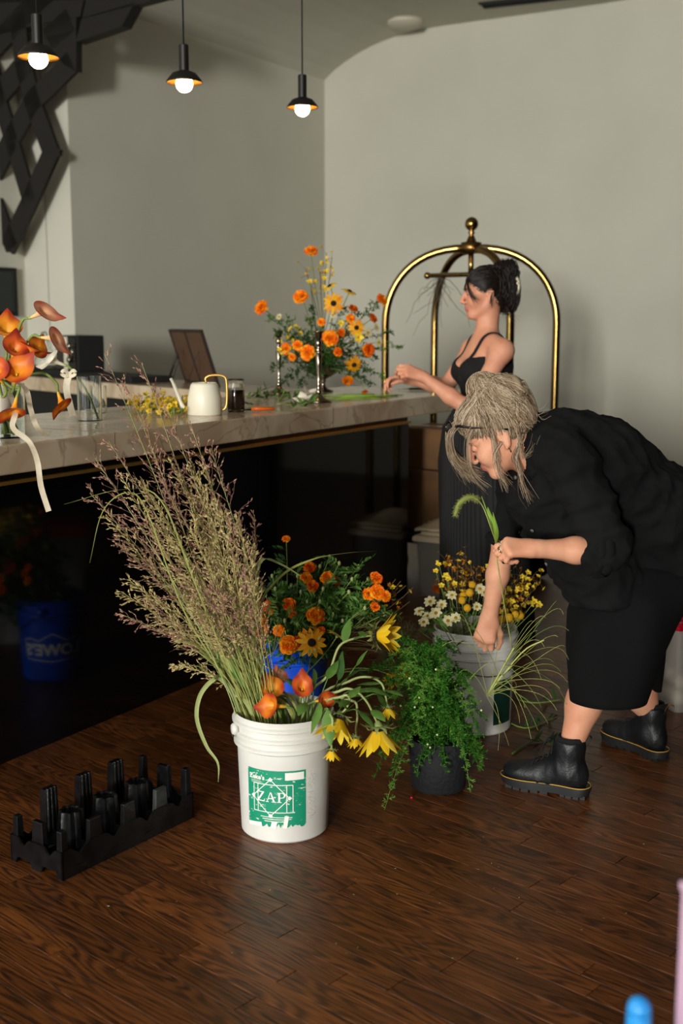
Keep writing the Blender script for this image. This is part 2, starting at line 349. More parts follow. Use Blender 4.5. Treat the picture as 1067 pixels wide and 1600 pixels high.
# rear counter joining at an angle
q0, q1 = Vector((-2.47, 8.55, 0)), Vector((-.40, 6.0, 0)); qd = (q1 - q0).normalized(); qn = Vector((-qd.y, qd.x, 0)); 
t = thing('rear_marble_counter', 'pale marble counter behind the bar with black sides', 'countertop', q0)
def hit_back(p):
    k = SF - E * .843; tt = (k - p).dot(E) / qd.dot(E); return p + qd * tt
mb = MB(); ze = SLZ1; mb.prism([q0, hit_back(q0), hit_back(q0 + qn * .55), q0 + qn * .55], SLZ0, ze); mb.build('slab', M_marble, t, smooth=False, bevel=.005)
mb = MB(); mb.prism([q0 + qn * .04, hit_back(q0 + qn * .04) - qd * .1, hit_back(q0 + qn * .5) - qd * .1, q0 + qn * .5], 0, SLZ0); mb.build('side_panel', M_blackmatte, t, smooth=False)
# ------------------------------------------------------------------ writing
def text2d(body, size, bold=0.0, space=1.0):
    cu = bpy.data.curves.new('writing', 'FONT'); cu.body = body; cu.size = size; cu.offset = bold; cu.space_character = space; cu.resolution_u = 3; cu.align_x = 'CENTER'
    o = bpy.data.objects.new('writing', cu); me = bpy.data.meshes.new_from_object(o)
    vs = [(v.co.x, v.co.y) for v in me.vertices]; fs = [tuple(p.vertices) for p in me.polygons]
    bpy.data.objects.remove(o); bpy.data.curves.remove(cu); bpy.data.meshes.remove(me); return vs, fs
def seg2d(a, b, wd, n=8):
    ax, ay = a; bx, by = b; l = math.hypot(bx - ax, by - ay); nx, ny = -(by - ay) / l * wd / 2, (bx - ax) / l * wd / 2; vs = []; fs = []
    for i in range(n + 1):
        t = i / n; x, y = ax + (bx - ax) * t, ay + (by - ay) * t; vs += [(x - nx, y - ny), (x + nx, y + ny)]
    fs = [(2 * i, 2 * i + 2, 2 * i + 3, 2 * i + 1) for i in range(n)]; return vs, fs
SERIF = {'Z': [[(.02, .9), (.8, .9), (.8, 1), (.02, 1)], [(.02, 0), (.84, 0), (.84, .1), (.02, .1)], [(.02, .05), (.22, .05), (.8, .95), (.6, .95)], [(.02, .72), (.08, .72), (.1, .95), (.02, .95)], [(.76, .05), (.84, .05), (.84, .3), (.79, .3)]],
         'A': [[(.1, .05), (.18, .05), (.5, 1), (.43, 1)], [(.43, 1), (.56, 1), (.9, .05), (.71, .05)], [(.24, .32), (.72, .32), (.7, .4), (.27, .4)], [(0, 0), (.3, 0), (.3, .07), (0, .07)], [(.58, 0), (1.02, 0), (1.02, .07), (.58, .07)]],
         'P': [[(.12, .05), (.3, .05), (.3, .95), (.12, .95)], [(0, 0), (.44, 0), (.44, .07), (0, .07)], [(0, .93), (.45, .93), (.45, 1), (0, 1)], [(.28, .44), (.45, .44), (.45, .51), (.28, .51)]]}
for i in range(10):
    a0, a1 = -math.pi / 2 + math.pi * i / 10, -math.pi / 2 + math.pi * (i + 1) / 10
    SERIF['P'].append([(.45 + .2 * math.cos(a0), .72 + .21 * math.sin(a0)), (.45 + .36 * math.cos(a0), .72 + .28 * math.sin(a0)), (.45 + .36 * math.cos(a1), .72 + .28 * math.sin(a1)), (.45 + .2 * math.cos(a1), .72 + .21 * math.sin(a1))])
class Wrap:
    """flat marks bent round a bucket"""
    def __init__(s, c, d, rfun): s.c = Vector(c); s.d = Vector(d).normalized(); s.r = -(s.d.cross(ZU)); s.rf = rfun; s.mb = MB()
    def pt(s, u, v, off): r = s.rf(v); a = u / r; return s.c + (s.d * math.cos(a) + s.r * math.sin(a)) * (r + off) + ZU * v
    def put(s, vf, x, y, off, sc=1.0):
        vs, fs = vf; s.mb.add([s.pt(x + p[0] * sc, y + p[1] * sc, off) for p in vs], fs)
# ------------------------------------------------------------------ buckets
def bucket(name, label, c, mats, h=.37, rb=.130, rt=.146, group=None, handle_dir=(-1, 0, 0)):
    c = Vector(c); t = thing(name, label, 'bucket', c, group); k = h / .37
    pr = [(0, 0), (rb - .006, 0), (rb, .006)]
    def rad(z): return rb + (rt - .006 - rb) * z / (.28 * k)
    pr += [(rad(.02), .02), (rad(.27 * k), .27 * k), (rt + .004, .276 * k), (rt + .004, .284 * k), (rt - .003, .288 * k), (rt - .002, .305 * k), (rt + .006, .309 * k), (rt + .006, .317 * k), (rt - .001, .321 * k),
           (rt, .338 * k), (rt + .008, .342 * k), (rt + .008, .350 * k), (rt + .002, .354 * k), (rt + .003, .366 * k), (rt, .37 * k), (rt - .005, .366 * k), (rt - .006, .3 * k), (rb - .004, .012), (0, .012)]
    MB().lathe(pr, 56, c).build('bucket_body', mats, t, sharp=35)
    hd = Vector(handle_dir).normalized(); sd_ = hd.cross(ZU)
    for sg in (-1, 1):
        ea = c + sd_ * sg * (rt + .004) + ZU * .325 * k
        MB().lathe([(.016, -.004), (.02, .004), (.014, .012), (0, .013)], 12, ea, axis=sd_ * sg).build('handle_ear', mats, t)
    pts = [c + sd_ * math.cos(a) * (rt + .012) + ZU * (.325 * k - .11 * math.sin(a)) + hd * math.sin(a) * (rt * .75 + .03) for a in [math.pi * i / 20 for i in range(21)]]
    MB().tube(pts, .0022, 6).build('bail_handle', M_silver, t)
    return t, rad
BK = Vector((-.171, 3.386, 0))
tw, radw = bucket('white_bucket', 'white plastic bucket with a worn green printed label, full of grasses and drooping sunflowers', BK, M_white_pl, handle_dir=(-.4, 1, 0))
tod = (Vector((0, 0, 0)) - BK); tod.z = 0; tod.normalize()
wr = Wrap(BK, tod, radw)
def worn(name, col, keep, nsc=38, under=(226, 223, 214)):
    m = mat(name, col, .45); N = m.node_tree.nodes; L = m.node_tree.links; b = N['Principled BSDF']; tc = N.new('ShaderNodeTexCoord')
    mp = N.new('ShaderNodeMapping'); mp.inputs['Scale'].default_value = (1, 1, 3.2); L.new(tc.outputs['Object'], mp.inputs[0])
    n1 = N.new('ShaderNodeTexNoise'); n1.inputs['Scale'].default_value = nsc; n1.inputs['Detail'].default_value = 6; n1.inputs['Roughness'].default_value = .7; L.new(mp.outputs[0], n1.inputs[0])
    rp = N.new('ShaderNodeValToRGB'); e = rp.color_ramp.elements; e[0].position = keep; e[0].color = (*srgb(*col), 1); e[1].position = keep + .03; e[1].color = (*srgb(*under), 1)
    L.new(n1.outputs[0], rp.inputs[0]); L.new(rp.outputs[0], b.inputs['Base Color']); return m
M_print = mat('white_print', (232, 230, 222), .45); M_green = worn('worn_green_label', (22, 138, 104), .60); M_greyprint = worn('worn_grey_print', (172, 170, 160), .46, 150)
uL, uR = R(-50) * .137, R(26.5) * .137; vB, vT = .05, .226; um = (uL + uR) / 2
def patch(wr, u0, u1, v0, v1, off, n=24, k=8, ragged=0):
    vs = [(lerp(u0, u1, i / n), lerp(v0, v1, j / k) + (U(0, ragged) if j == 0 else 0)) for j in range(k + 1) for i in range(n + 1)]
    wr.put((vs, [(j * (n + 1) + i, j * (n + 1) + i + 1, (j + 1) * (n + 1) + i + 1, (j + 1) * (n + 1) + i) for j in range(k) for i in range(n)]), 0, 0, off)
patch(wr, uL, uR, vB, vT, .0008, 36, 10, .014); lab = wr.mb.build('printed_label', M_green, tw); tag(lab, 'worn green printed label with white ZAP lettering')
W2 = lambda: Wrap(BK, tod, radw)
wq = W2(); x = um - .0625
for ch, adv in (('Z', .027), ('A', .0315), ('P', .03)):
    for q in SERIF[ch]: wq.put((q, [(0, 1, 2, 3)]), x + .006, .130, .0022, .0305)
    x += adv + .002
wq.mb.build('brand_lettering', M_print, lab)
wq = W2(); fx0, fx1, fy0, fy1 = um - .067, um + .052, .098, .183; cx = (fx0 + fx1) / 2 - .006; cy = .143
for a, b in (((fx0, fy0), (fx1 + .006, fy0)), ((fx0, fy1), (fx1, fy1)), ((fx0, fy0), (fx0, fy1)), ((fx1, fy0), (fx1, fy1)), ((fx1 - .018, fy0), (fx1 - .018, fy1)), ((fx0 + .014, fy0), (fx0 + .014, fy1)),
             ((cx - .056, cy), (cx, cy + .056)), ((cx, cy + .056), (cx + .056, cy)), ((cx + .056, cy), (cx, cy - .056)), ((cx, cy - .056), (cx - .056, cy))):
    wq.put(seg2d(a, b, .0024), 0, 0, .0017)
for dx_, dy_ in ((-.056, 0), (.056, 0), (0, .056), (0, -.056)):
    wq.put(([(-.007, 0), (0, -.007), (.007, 0), (0, .007)], [(0, 1, 2, 3)]), cx + dx_, cy + dy_, .002)
wq.mb.build('frame_lines', M_print, lab)
wq = W2(); wq.put(text2d("Zeke's", .02, .0006), uL + .034, .196, .0018)
for k, wd in enumerate((.034, .04, .034)): wq.put(seg2d((uL + .014, .191 - k * .0035), (uL + .014 + wd, .191 - k * .0035), .001), 0, 0, .0016)
wq.mb.build('maker_lettering', M_print, lab)
wq = W2(); patch(wq, uR - .062, uR - .006, .198, .221, .0016, 10, 3); wq.mb.build('blank_write_on_box', M_print, lab)
wq = W2()
for k in range(3): wq.put(seg2d((um - .045 + k * .006, .083 - k * .0065), (um + .05 - k * .01, .083 - k * .0065), .0022), 0, 0, .0016)
for a, b, wd in (((um + .028, .05), (um + .034, .088), .012), ((um - .006, .05), (um - .002, .07), .016), ((uL + .002, .052), (uL + .05, .058), .012)): wq.put(seg2d(a, b, wd), 0, 0, .002)
wq.mb.build('scuff_mark', M_print, lab)
wq = W2()
for k in range(26):
    if k not in (6, 7, 15): wq.put(seg2d((uR + .006, .072 + k * .0058), (uR + .006 + U(.022, .032), .072 + k * .0058), .0026, 6), 0, 0, .0008)
wq.mb.build('small_print', M_greyprint, tw)
# rear white bucket
BR = Vector((.500, 4.30, 0))
t2, rad2 = bucket('white_bucket', 'white plastic bucket with a dark green stripe holding yellow and white flowers', BR, M_white_pl, h=.385, rt=.152, rb=.138, handle_dir=(.4, -1, 0))
w_ = Wrap(BR, Vector((.02, -1, 0)), rad2); patch(w_, .055, .15, .04, .21, .001, 16, 6); w_.mb.build('printed_label', mat('dark_green_print', (14, 52, 40), .5), t2)
# blue bucket
BB = Vector((-.19, 4.33, 0))
t3, rad3 = bucket('blue_bucket', 'bright blue plastic bucket of orange marigolds beside the black bar', BB, M_blue_pl, h=.35, handle_dir=(.6, -1, 0))
w_ = Wrap(BB, (-.97, -.25, 0), rad3); w_.put(text2d("LOWE'S", .068, .0022, 1.02), 0, .118, .0015)
w_.mb.build('store_lettering', M_print, t3)
w_ = Wrap(BB, (-.97, -.25, 0), rad3); pl = [(-.115, .10), (-.125, .185), (-.09, .19), (-.062, .178), (0, .212), (.062, .178), (.09, .19), (.125, .185), (.115, .10), (0, .09), (-.115, .10)]
for a, b in zip(pl[:-1], pl[1:]): w_.put(seg2d(a, b, .0035, 6), 0, 0, .0012)
w_.mb.build('gable_outline', M_print, t3)
# ------------------------------------------------------------------ black bottle carrier tray
TA = PZ(98, 1377, 0); TB = PZ(303, 1277, 0); TC = PZ(21, 1338, 0)
tx = (TB - TA); TL = tx.length; tx.normalize(); ty = Vector((-tx.y, tx.x, 0)); TW = .215
t = thing('bottle_carrier_tray', 'black plastic bottle carrier tray with tall divider posts on the wood floor', 'tray', TA)
def tq(u, v, z): return TA + tx * u + ty * v + ZU * z
ts = TL / 4; HB = .08
def scallop(fn, n, L_, h0, h1):
    """side wall with arches cut from its foot and dips in its top"""
    pts_t = []; K = n * 12
    top = [(L_ * i / K, h1 - .022 * max(0, math.sin(2 * math.pi * (i / 12) - math.pi / 2)) ** 2 if 0 < i < K else h1) for i in range(K + 1)]
    bot = [(L_ * i / K, .02 * (1 if (i % 12) in (3, 4, 5, 6, 7, 8, 9) and n < 4 else 0)) for i in range(K + 1)]
    for i in range(K):
        a, b = top[i], top[i + 1]; c_, d_ = bot[i], bot[i + 1]
        for off in (0, 1):
            pass
        q = [fn(c_[0], 0, c_[1]), fn(d_[0], 0, d_[1]), fn(b[0], 0, b[1]), fn(a[0], 0, a[1])]
        q2 = [fn(c_[0], 1, c_[1]), fn(d_[0], 1, d_[1]), fn(b[0], 1, b[1]), fn(a[0], 1, a[1])]
        mbw.add(q + q2, [(0, 1, 2, 3), (7, 6, 5, 4), (3, 2, 6, 7), (4, 5, 1, 0)] + ([(0, 3, 7, 4)] if i == 0 else []) + ([(1, 5, 6, 2)] if i == K - 1 else []))
TH = .006
for nm, fn, n, L_ in (('side_wall', lambda u, s_, z: tq(u, s_ * TH, z), 4, TL), ('side_wall', lambda u, s_, z: tq(u, TW - s_ * TH, z), 4, TL),
                      ('end_wall', lambda u, s_, z: tq(s_ * TH, u, z), 2, TW), ('end_wall', lambda u, s_, z: tq(TL - s_ * TH, u, z), 2, TW)):
    mbw = MB(); scallop(fn, n, L_, 0, HB); mbw.build(nm, M_black, t, smooth=False)
mb = MB()
for i in range(4):
    for j in range(2):
        c_ = tq(ts * (i + .5), TW / 4 + TW / 2 * j, .022)
        mb.lathe([(.016, 0), (ts * .44, 0), (ts * .44, .004), (.016, .004)], 20, c_, closed=True)
for i in range(1, 4): mb.box(tq(ts * i, TW / 2, .03), (.008, TW - .01, .045), Matrix((tx, ty, ZU)).transposed())
mb.box(tq(TL / 2, TW / 2, .03), (TL - .01, .008, .045), Matrix((tx, ty, ZU)).transposed())
mb.build('cell_floor', M_black, t, smooth=False)
for i in range(1, 4):                                         # hollow round hubs between four cells
    mb = MB(); c_ = tq(ts * i, TW / 2, .03); n = 32
    ring = [(.033 + .004 * math.cos(8 * a)) for a in [2 * math.pi * k / n for k in range(n)]]
    for (z, k1) in ((0, 1.15), (.105, .95)):
        pass
    vs = []; 
    for z, k1 in ((0, 1.2), (.105, .95), (.105, .72), (.03, .72)): vs += [c_ + ZU * z + (tx * math.cos(2 * math.pi * k / n) + ty * math.sin(2 * math.pi * k / n)) * ring[k] * k1 for k in range(n)]
    mb.add(vs, [(a * n + k, a * n + (k + 1) % n, (a + 1) * n + (k + 1) % n, (a + 1) * n + k) for a in range(3) for k in range(n)])
    for k in range(4): an = k * math.pi / 4; mb.box(c_ + ZU * .092, (.046, .004, .02), Matrix((tx, ty, ZU)).transposed() @ Matrix.Rotation(an, 3, 'Z'))
    mb.build('hub_post', M_black, t, sharp=40)
rotT = Matrix((tx, ty, ZU)).transposed()
def post(u, v, w1, d1, h, grooved=True, m=M_black, nm='divider_post'):
    mb = MB(); c_ = tq(u, v, HB - .03); k = .82
    vs = []
    for z, q in ((0, 1), (h, k)): vs += [c_ + tx * sx * w1 / 2 * q + ty * sy * d1 / 2 * q + ZU * z for sx, sy in ((-1, -1), (1, -1), (1, 1), (-1, 1))]
    mb.add(vs, [(3, 2, 1, 0), (4, 5, 6, 7), (0, 1, 5, 4), (1, 2, 6, 5), (2, 3, 7, 6), (3, 0, 4, 7)])
    if grooved:
        for sx in (-.3, 0, .3): mb.tube([c_ + tx * sx * w1 - ty * d1 * .5 + ZU * .002, c_ + tx * sx * w1 * k - ty * d1 * .42 + ZU * (h + .004)], w1 * .13, 6)
    mb.build(nm, m, t, smooth=False, bevel=.002)
for i in range(1, 4):
    post(ts * i, .014, .052, .018, .085, False, nm='face_plate', m=M_black if i < 3 else mat('scuffed_black', (52, 54, 52), .55, col2=(34, 35, 34), nscale=40))
    post(ts * i, TW - .014, .052, .03, .128)
post(.016, TW / 2, .02, .05, .09, False, nm='face_plate'); post(TL - .016, TW / 2, .02, .05, .10)
for u, v in ((.016, .016), (TL - .016, .016), (.016, TW - .016), (TL - .016, TW - .016)): post(u, v, .024, .024, .11 if u > .1 else .085, False, nm='corner_post')
# ------------------------------------------------------------------ plastic bins
def bin_(name, label, c, sx, sy, h, rz, lidm, bodym):
    c = Vector(c); t = thing(name, label, 'storage bin', c); rot = Matrix.Rotation(rz, 3, 'Z')
    def ring(kx, ky, z, r=.02):
        out = []
        for qx, qy, a0 in ((1, 1, 0), (-1, 1, 90), (-1, -1, 180), (1, -1, 270)):
            for k in range(4):
                a = R(a0 + 30 * k); out.append(c + rot @ Vector((qx * (kx / 2 - r) + r * math.cos(a), qy * (ky / 2 - r) + r * math.sin(a), z)))
        return out
    def stack(rings):
        mb = MB(); n = 16; mb.add([p for r_ in rings for p in r_], [tuple(range(n - 1, -1, -1)), tuple(range((len(rings) - 1) * n, len(rings) * n))] + [(i * n + j, i * n + (j + 1) % n, (i + 1) * n + (j + 1) % n, (i + 1) * n + j) for i in range(len(rings) - 1) for j in range(n)]); return mb
    k = .86; e = .004
    stack([ring(sx * k, sy * k, 0), ring(sx * .98, sy * .98, h), ring(sx + .02, sy + .02, h), ring(sx + .02, sy + .02, h + .012), ring(sx * .98 - e * 2, sy * .98 - e * 2, h + .012), ring(sx * k - e * 2, sy * k - e * 2, e)]).build('bin_body', bodym, t, sharp=40)
    stack([ring(sx + .03, sy + .03, h + .013), ring(sx + .03, sy + .03, h + .03), ring(sx + .01, sy + .01, h + .042), ring(sx * .9, sy * .9, h + .046), ring(sx * .86, sy * .86, h + .062), ring(sx * .6, sy * .6, h + .07)]).build('lid', lidm, t, sharp=30)
    return t, rot
M_frost = mat('frosted_plastic', (196, 190, 182), .3, trans=.5, alpha=.45); M_red = mat('red_plastic', (150, 8, 30), .25)
cB = PZ(1095, 1090, 0); tr_, rR = bin_('storage_bin', 'clear plastic storage bin with a glossy red lid and pale balls inside', (1.405, 4.69, 0), .40, .52, .33, R(16), M_red, M_frost)
M_ball = mat('pale_stone', (206, 196, 178), .8, col2=(188, 176, 156), nscale=30)
for k in range(14):
    ix, iy = k % 4, (k // 4) % 2; z = .045 + .06 * (k // 8)
    p = Vector((1.405, 4.69, z)) + rR @ Vector((-.125 + ix * .078 + U(-.006, .006) + (.02 if k > 7 else 0), -.17 + iy * .085 + U(-.006, .006), 0))
    tag(MB().ball(p, (.034, .036, .031), 14, 10, jit=.02).build('pale_ball', M_ball, loc=p), 'pale cream ball inside the red lidded bin', 'ball', 'pale balls in the red lidded bin')
M_lidw = mat('cream_lid_plastic', (206, 190, 160), .5)
cBin = Vector((.63, 6.5, 0)); tb, rBn = bin_('storage_bin', 'frosted plastic bin with a cream lid and orange flowers inside, beside the bar end', cBin, .33, .33, .30, R(59.1), M_lidw, M_frost)
mb = MB(); pts = []
for i in range(12):
    for j in range(8): 
        u_, v_ = i / 11 - .5, j / 7 - .5; pts.append(cBin + rBn @ Vector((u_ * .33, v_ * .33, .374 + .07 * math.exp(-((u_ - .2) ** 2 + v_ ** 2) * 6) + .006 * math.sin(u_ * 30) * math.cos(v_ * 24))))
mb.add(pts, [(i * 8 + j, (i + 1) * 8 + j, (i + 1) * 8 + j + 1, i * 8 + j + 1) for i in range(11) for j in range(7)])
tag(mb.build('folded_cloth', mat('beige_cloth', (200, 182, 150), .9, bump=.3, bscale=90), loc=cBin + ZU * .37, solid=.012), 'rumpled beige cloth on the cream bin lid', 'cloth')
# ------------------------------------------------------------------ luggage cart
CC = Vector((.75, 7.0, 0)); va, vb = Vector((.33, -.28, 0)), Vector((.16, .19, 0))
t = thing('luggage_cart', 'brass birdcage luggage cart with arched tubes and a ball finial', 'luggage cart', CC)
corner = [-(va + vb), va + vb, -(va - vb), va - vb]
HUBZ = 1.93
for k, (i, j) in enumerate(((0, 1), (2, 3))):
    for cidx in (i, j):
        c_ = corner[cidx]; zs = 1.50
        pts = [CC + c_ + ZU * z for z in (.27, .6, 1.0, 1.3)] + [CC + c_ * math.cos(a) ** .8 + ZU * (zs + (HUBZ - .012 * k - zs) * math.sin(a)) for a in [R(90) * q / 14 for q in range(14)]] + [CC + ZU * (HUBZ - .012 * k)]
        MB().tube(pts, .0225, 14).build('arch_tube', M_brass, t)
MB().lathe([(.06, -.03), (.06, .03), (.03, .035), (.02, .06), (.012, .075), (.022, .085), (.012, .095), (.02, .10)], 20, CC + ZU * HUBZ).build('hub', M_brassdk, t)
MB().ball(CC + ZU * (HUBZ + .135), .039, 20, 14).build('ball_finial', M_brass, t)
MB().tube([CC + ZU * (HUBZ - .03), CC + ZU * (HUBZ - .16)], .016, 10).build('hanger_stem', M_brass, t)
rail_a, rail_b = CC - va * .72 + ZU * (HUBZ - .15), CC + va * .72 + ZU * (HUBZ - .15)
MB().tube([rail_a, rail_b], .014, 10).build('hanging_rail', M_brass, t)
for q in (rail_a, rail_b): MB().ball(q, .021, 12, 8).build('rail_knob', M_brass, t)
an = math.atan2(va.y, va.x); rt_ = Matrix.Rotation(an, 3, 'Z'); lx, ly = va.length * 2 + .1, vb.length * 2 + .1
MB().box(CC + ZU * .24, (lx, ly, .06), rt_).build('platform', M_blackmatte, t, smooth=False, bevel=.02)
MB().box(CC + ZU * .273, (lx - .06, ly - .06, .012), rt_).build('carpet_deck', mat('dark_carpet', (22, 18, 18), 1, bump=.4, bscale=300), t, smooth=False)
for c_ in corner:
    c2 = CC + c_ * .85; MB().lathe([(.0, -.02), (.07, -.02), (.085, -.012), (.085, .012), (.07, .02), (0, .02)], 20, c2 + ZU * .086, axis=rt_ @ Vector((0, 1, 0))).build('wheel', M_blackmatte, t)
    MB().tube([c2 + ZU * .1, c2 + ZU * .215], .02, 8).build('caster_fork', M_brassdk, t)
def carton(c, s, lab, rz=0):
    c = Vector(c); t = thing('cardboard_box', lab, 'box', c); rot = Matrix.Rotation(rz, 3, 'Z')
    MB().box(c + ZU * s[2] / 2, s, rot).build('carton', M_card, t, smooth=False, bevel=.004)
    MB().box(c + ZU * (s[2] + .0006), (s[0], .05, .001), rot).build('packing_tape', mat('tan_tape', (150, 116, 76), .3), t, smooth=False)
    for sg in (-1, 1): MB().box(c + ZU * (s[2] - .0225) + rot @ Vector((sg * (s[0] / 2 + .0006), 0, 0)), (.001, .05, .045), rot).build('packing_tape', MAT['tan_tape'], t, smooth=False)
carton(CC - va * .55 + ZU * .28, (.36, .40, .36), 'lower brown cardboard box on the brass luggage cart', an)
carton(CC - va * .52 + ZU * .645, (.34, .36, .24), 'upper brown cardboard box on the brass luggage cart', an + .06)
# wispy dried twigs hanging from the rail
hp = CC - va * .5 + ZU * (HUBZ - .16)
mb = MB()
for k in range(16):
    p = [hp + rndv() * .01]
    dr = Vector((U(-.1, .1), U(-.05, .05), U(-.12, -.02)))
    for i in range(5): p.append(p[-1] + dr * .45 + rndv() * .03)
    mb.tube(p, [.0022, .002, .0018, .0015, .0012, .0008], 4)
tag(mb.build('dried_twigs', mat('grey_twig', (96, 88, 74), .9), loc=hp), 'wispy grey dried twigs hanging from the cart rail', 'twigs')
# ------------------------------------------------------------------ pendant lamps
M_bulb = mat('lit_bulb', (255, 244, 224), .4, emit=(255, 226, 178), estr=30.0)
M_shade_in = mat('gold_leaf_shade', (206, 142, 62), .4, metal=.8)
for i, (px, py, Y, lab) in enumerate(((60, 92, 4.62, 'black pendant lamp with a gold lined shade hung before the dark lattice'), (288, 131, 5.22, 'black pendant lamp with a gold lined shade hung between two others over the bar'), (472.5, 170, 5.98, 'black pendant lamp with a gold lined shade hung above the orange flower arrangement'))):
    b = P(px, py, Y); t = thing('pendant_lamp', lab, 'pendant lamp', b, 'pendant lamps over the bar')
    MB().ball(b, .036, 20, 14).build('bulb', M_bulb, t)
    MB().lathe([(.024, .052), (.05, .042), (.072, .016), (.077, .006), (.0755, .004), (.07, .013), (.048, .037), (.022, .046)], 32, b).build('shade', [M_shade_in, M_dark], t)
    o = t.children[-1]
    for p_ in o.data.polygons: p_.material_index = 0 if 32 * 4 <= p_.index < 32 * 7 else 1
    MB().lathe([(0, .044), (.021, .044), (.021, .155), (.017, .158), (0, .158)], 20, b).build('lamp_holder', M_dark, t, sharp=40)
    MB().lathe([(.016, .03), (.018, .05), (0, .05)], 12, b).build('socket', M_brassdk, t)
    MB().tube([b + ZU * .155, V(b.x, b.y, CEIL)], .0035, 8).build('cord', M_blackmatte, t)
    MB().lathe([(0, 0), (.06, 0), (.06, -.02), (0, -.022)], 20, V(b.x, b.y, CEIL)).build('ceiling_rose', M_dark, t, sharp=40)
# ------------------------------------------------------------------ lattice screen
M_lat = mat('black_lattice', (20, 16, 13), .6)
LP0 = PF - D * .22
def LQ(x, y): return PP(x, y, LP0, D)
t = thing('lattice_screen', 'black diamond lattice screen hanging from the ceiling corner', 'lattice screen', LQ(40, 240))
def bar(pl, wd):
    pts = [LQ(*p) for p in pl]; mb = MB(); wd = wd * 11 / FPX; L_, R_ = [], []
    for i, p in enumerate(pts):
        tt = (pts[min(i + 1, len(pts) - 1)] - pts[max(i - 1, 0)]).normalized(); s_ = tt.cross(D).normalized(); L_.append(p + s_ * wd / 2); R_.append(p - s_ * wd / 2)
    n = len(pts); vs = L_ + R_ + [p + D * .03 for p in L_] + [p + D * .03 for p in R_]; fs = []
    for i in range(n - 1):
        a, b, c_, d_ = i, i + 1, n + i + 1, n + i; fs += [(a, b, c_, d_), (d_ + 2 * n, c_ + 2 * n, b + 2 * n, a + 2 * n), (a, a + 2 * n, b + 2 * n, b), (d_, c_, c_ + 2 * n, d_ + 2 * n)]
    fs += [(0, n, 3 * n, 2 * n), (n - 1, 3 * n - 1, 4 * n - 1, 2 * n - 1)]
    mb.add(vs, fs); mb.build('lattice_bar', M_lat, t, smooth=False)
for pl, wd in (([(10, 388), (46, 312), (84, 226)], 25), ([(83, 250), (50, 160), (34, 95), (26, 20)], 25), ([(47, 320), (18, 222), (-4, 150), (-20, 80)], 22), ([(18, 388), (-14, 300)], 22),
               ([(-30, 310), (16, 218), (50, 158), (112, 96)], 27), ([(-25, 175), (14, 128), (52, 82), (110, 30)], 29), ([(-30, 95), (30, 30), (80, -20)], 28)): bar(pl, wd)
def fin(pl, dep=.05):
    mb = MB(); mb.extrude([LQ(*p) for p in pl], D * dep); mb.build('ceiling_fin', M_lat, t, smooth=False)
fin([(118, 66), (190, 41), (210, 4), (128, 28)], .1); fin([(-30, 62), (60, 38), (125, 26), (135, -20), (-30, -5)], .1); fin([(60, 40), (119, 26), (119, 112), (98, 100), (76, 66)], .06); fin([(128, 30), (262, -6), (250, -22), (134, 0)], .08); fin([(-30, 5), (260, -4), (260, -40), (-30, -40)], .08)
# ------------------------------------------------------------------ wall screen, things on the rear counter
qs = PP(20, 455, PF, E); tvz0, tvz1 = PP(20, 494, PF, E).z, PP(20, 419, PF, E).z
t = thing('wall_screen', 'dark flat screen mounted on the side wall by the lattice', 'screen', qs)
a = Vector((qs.x, qs.y, 0)); b = a - D * 1.0
mb = MB(); mb.prism([a, a + E * .05, b + E * .05, b], tvz0, tvz1); mb.build('bezel', M_blackmatte, t, smooth=False)
mb = MB(); mb.prism([a - D * .03 + E * .0501, a - D * .03 + E * .053, b + D * .03 + E * .053, b + D * .03 + E * .0501], tvz0 + .03, tvz1 - .03); mb.build('glass_panel', mat('screen_glass', (10, 26, 26), .1), t, smooth=False)
def on_rear(px, back): p = q0 + qd * 0; 
def RC(s_, back): return q0 + qd * s_ + qn * back + ZU * SLZ1
# find the place along the rear counter seen at a picture column
def rc_at(px, back):
    lo, hi = 0.0, 3.2
    for _ in range(40):
        m_ = (lo + hi) / 2
        if proj(RC(m_, back))[0] < px: lo = m_
        else: hi = m_
    return RC(lo, back)
a, b = rc_at(52, .22), rc_at(238, .22)
rq = Matrix((qd, qn, ZU)).transposed()
tag(MB().box((a + b) / 2 + ZU * .02, ((b - a).length, .30, .04), rq).build('bar_mat', M_blackmatte, smooth=False, loc=(a + b) / 2, bevel=.008), 'long black rubber bar mat on the rear marble counter', 'bar mat')
c_ = rc_at(127, .25) + ZU * .04
t = thing('toaster_oven', 'small black and steel appliance on the rear counter against the wall', 'appliance', c_); sx_, sy_, sz_ = .31, .2, .24
MB().box(c_ + ZU * sz_ / 2, (sx_, sy_, sz_), rq).build('casing', M_blackmatte, t, smooth=False, bevel=.01)
MB().box(c_ + ZU * (sz_ / 2) - qn * (sy_ / 2 + .003) - qd * .01, (.05, .006, sz_ * .92), rq).build('steel_panel', MAT['off_white_plastic'], t, smooth=False)  # steel's brightness put into the colour: off-white instead of reflecting metal
MB().box(c_ + ZU * (sz_ / 2) - qn * (sy_ / 2 + .003) - qd * .095, (.11, .006, sz_ * .86), rq).build('glass_door', mat('smoked_glass', (40, 30, 26), .15), t, smooth=False)
MB().box(c_ + ZU * (sz_ / 2) - qn * (sy_ / 2 + .003) + qd * .085, (.11, .006, sz_ * .86), rq).build('control_panel', M_black, t, smooth=False)
for k in (0, 1): MB().lathe([(.02, 0), (.018, .02), (0, .02)], 14, c_ + ZU * (.08 + .09 * k) - qn * (sy_ / 2 + .006) + qd * .06, axis=-qn).build('knob', M_silver, t)
MB().tube([c_ + ZU * .07 - qn * (sy_ / 2 + .02) + qd * .115, c_ + ZU * .19 - qn * (sy_ / 2 + .02) + qd * .115], .006, 8).build('door_handle', M_silver, t)
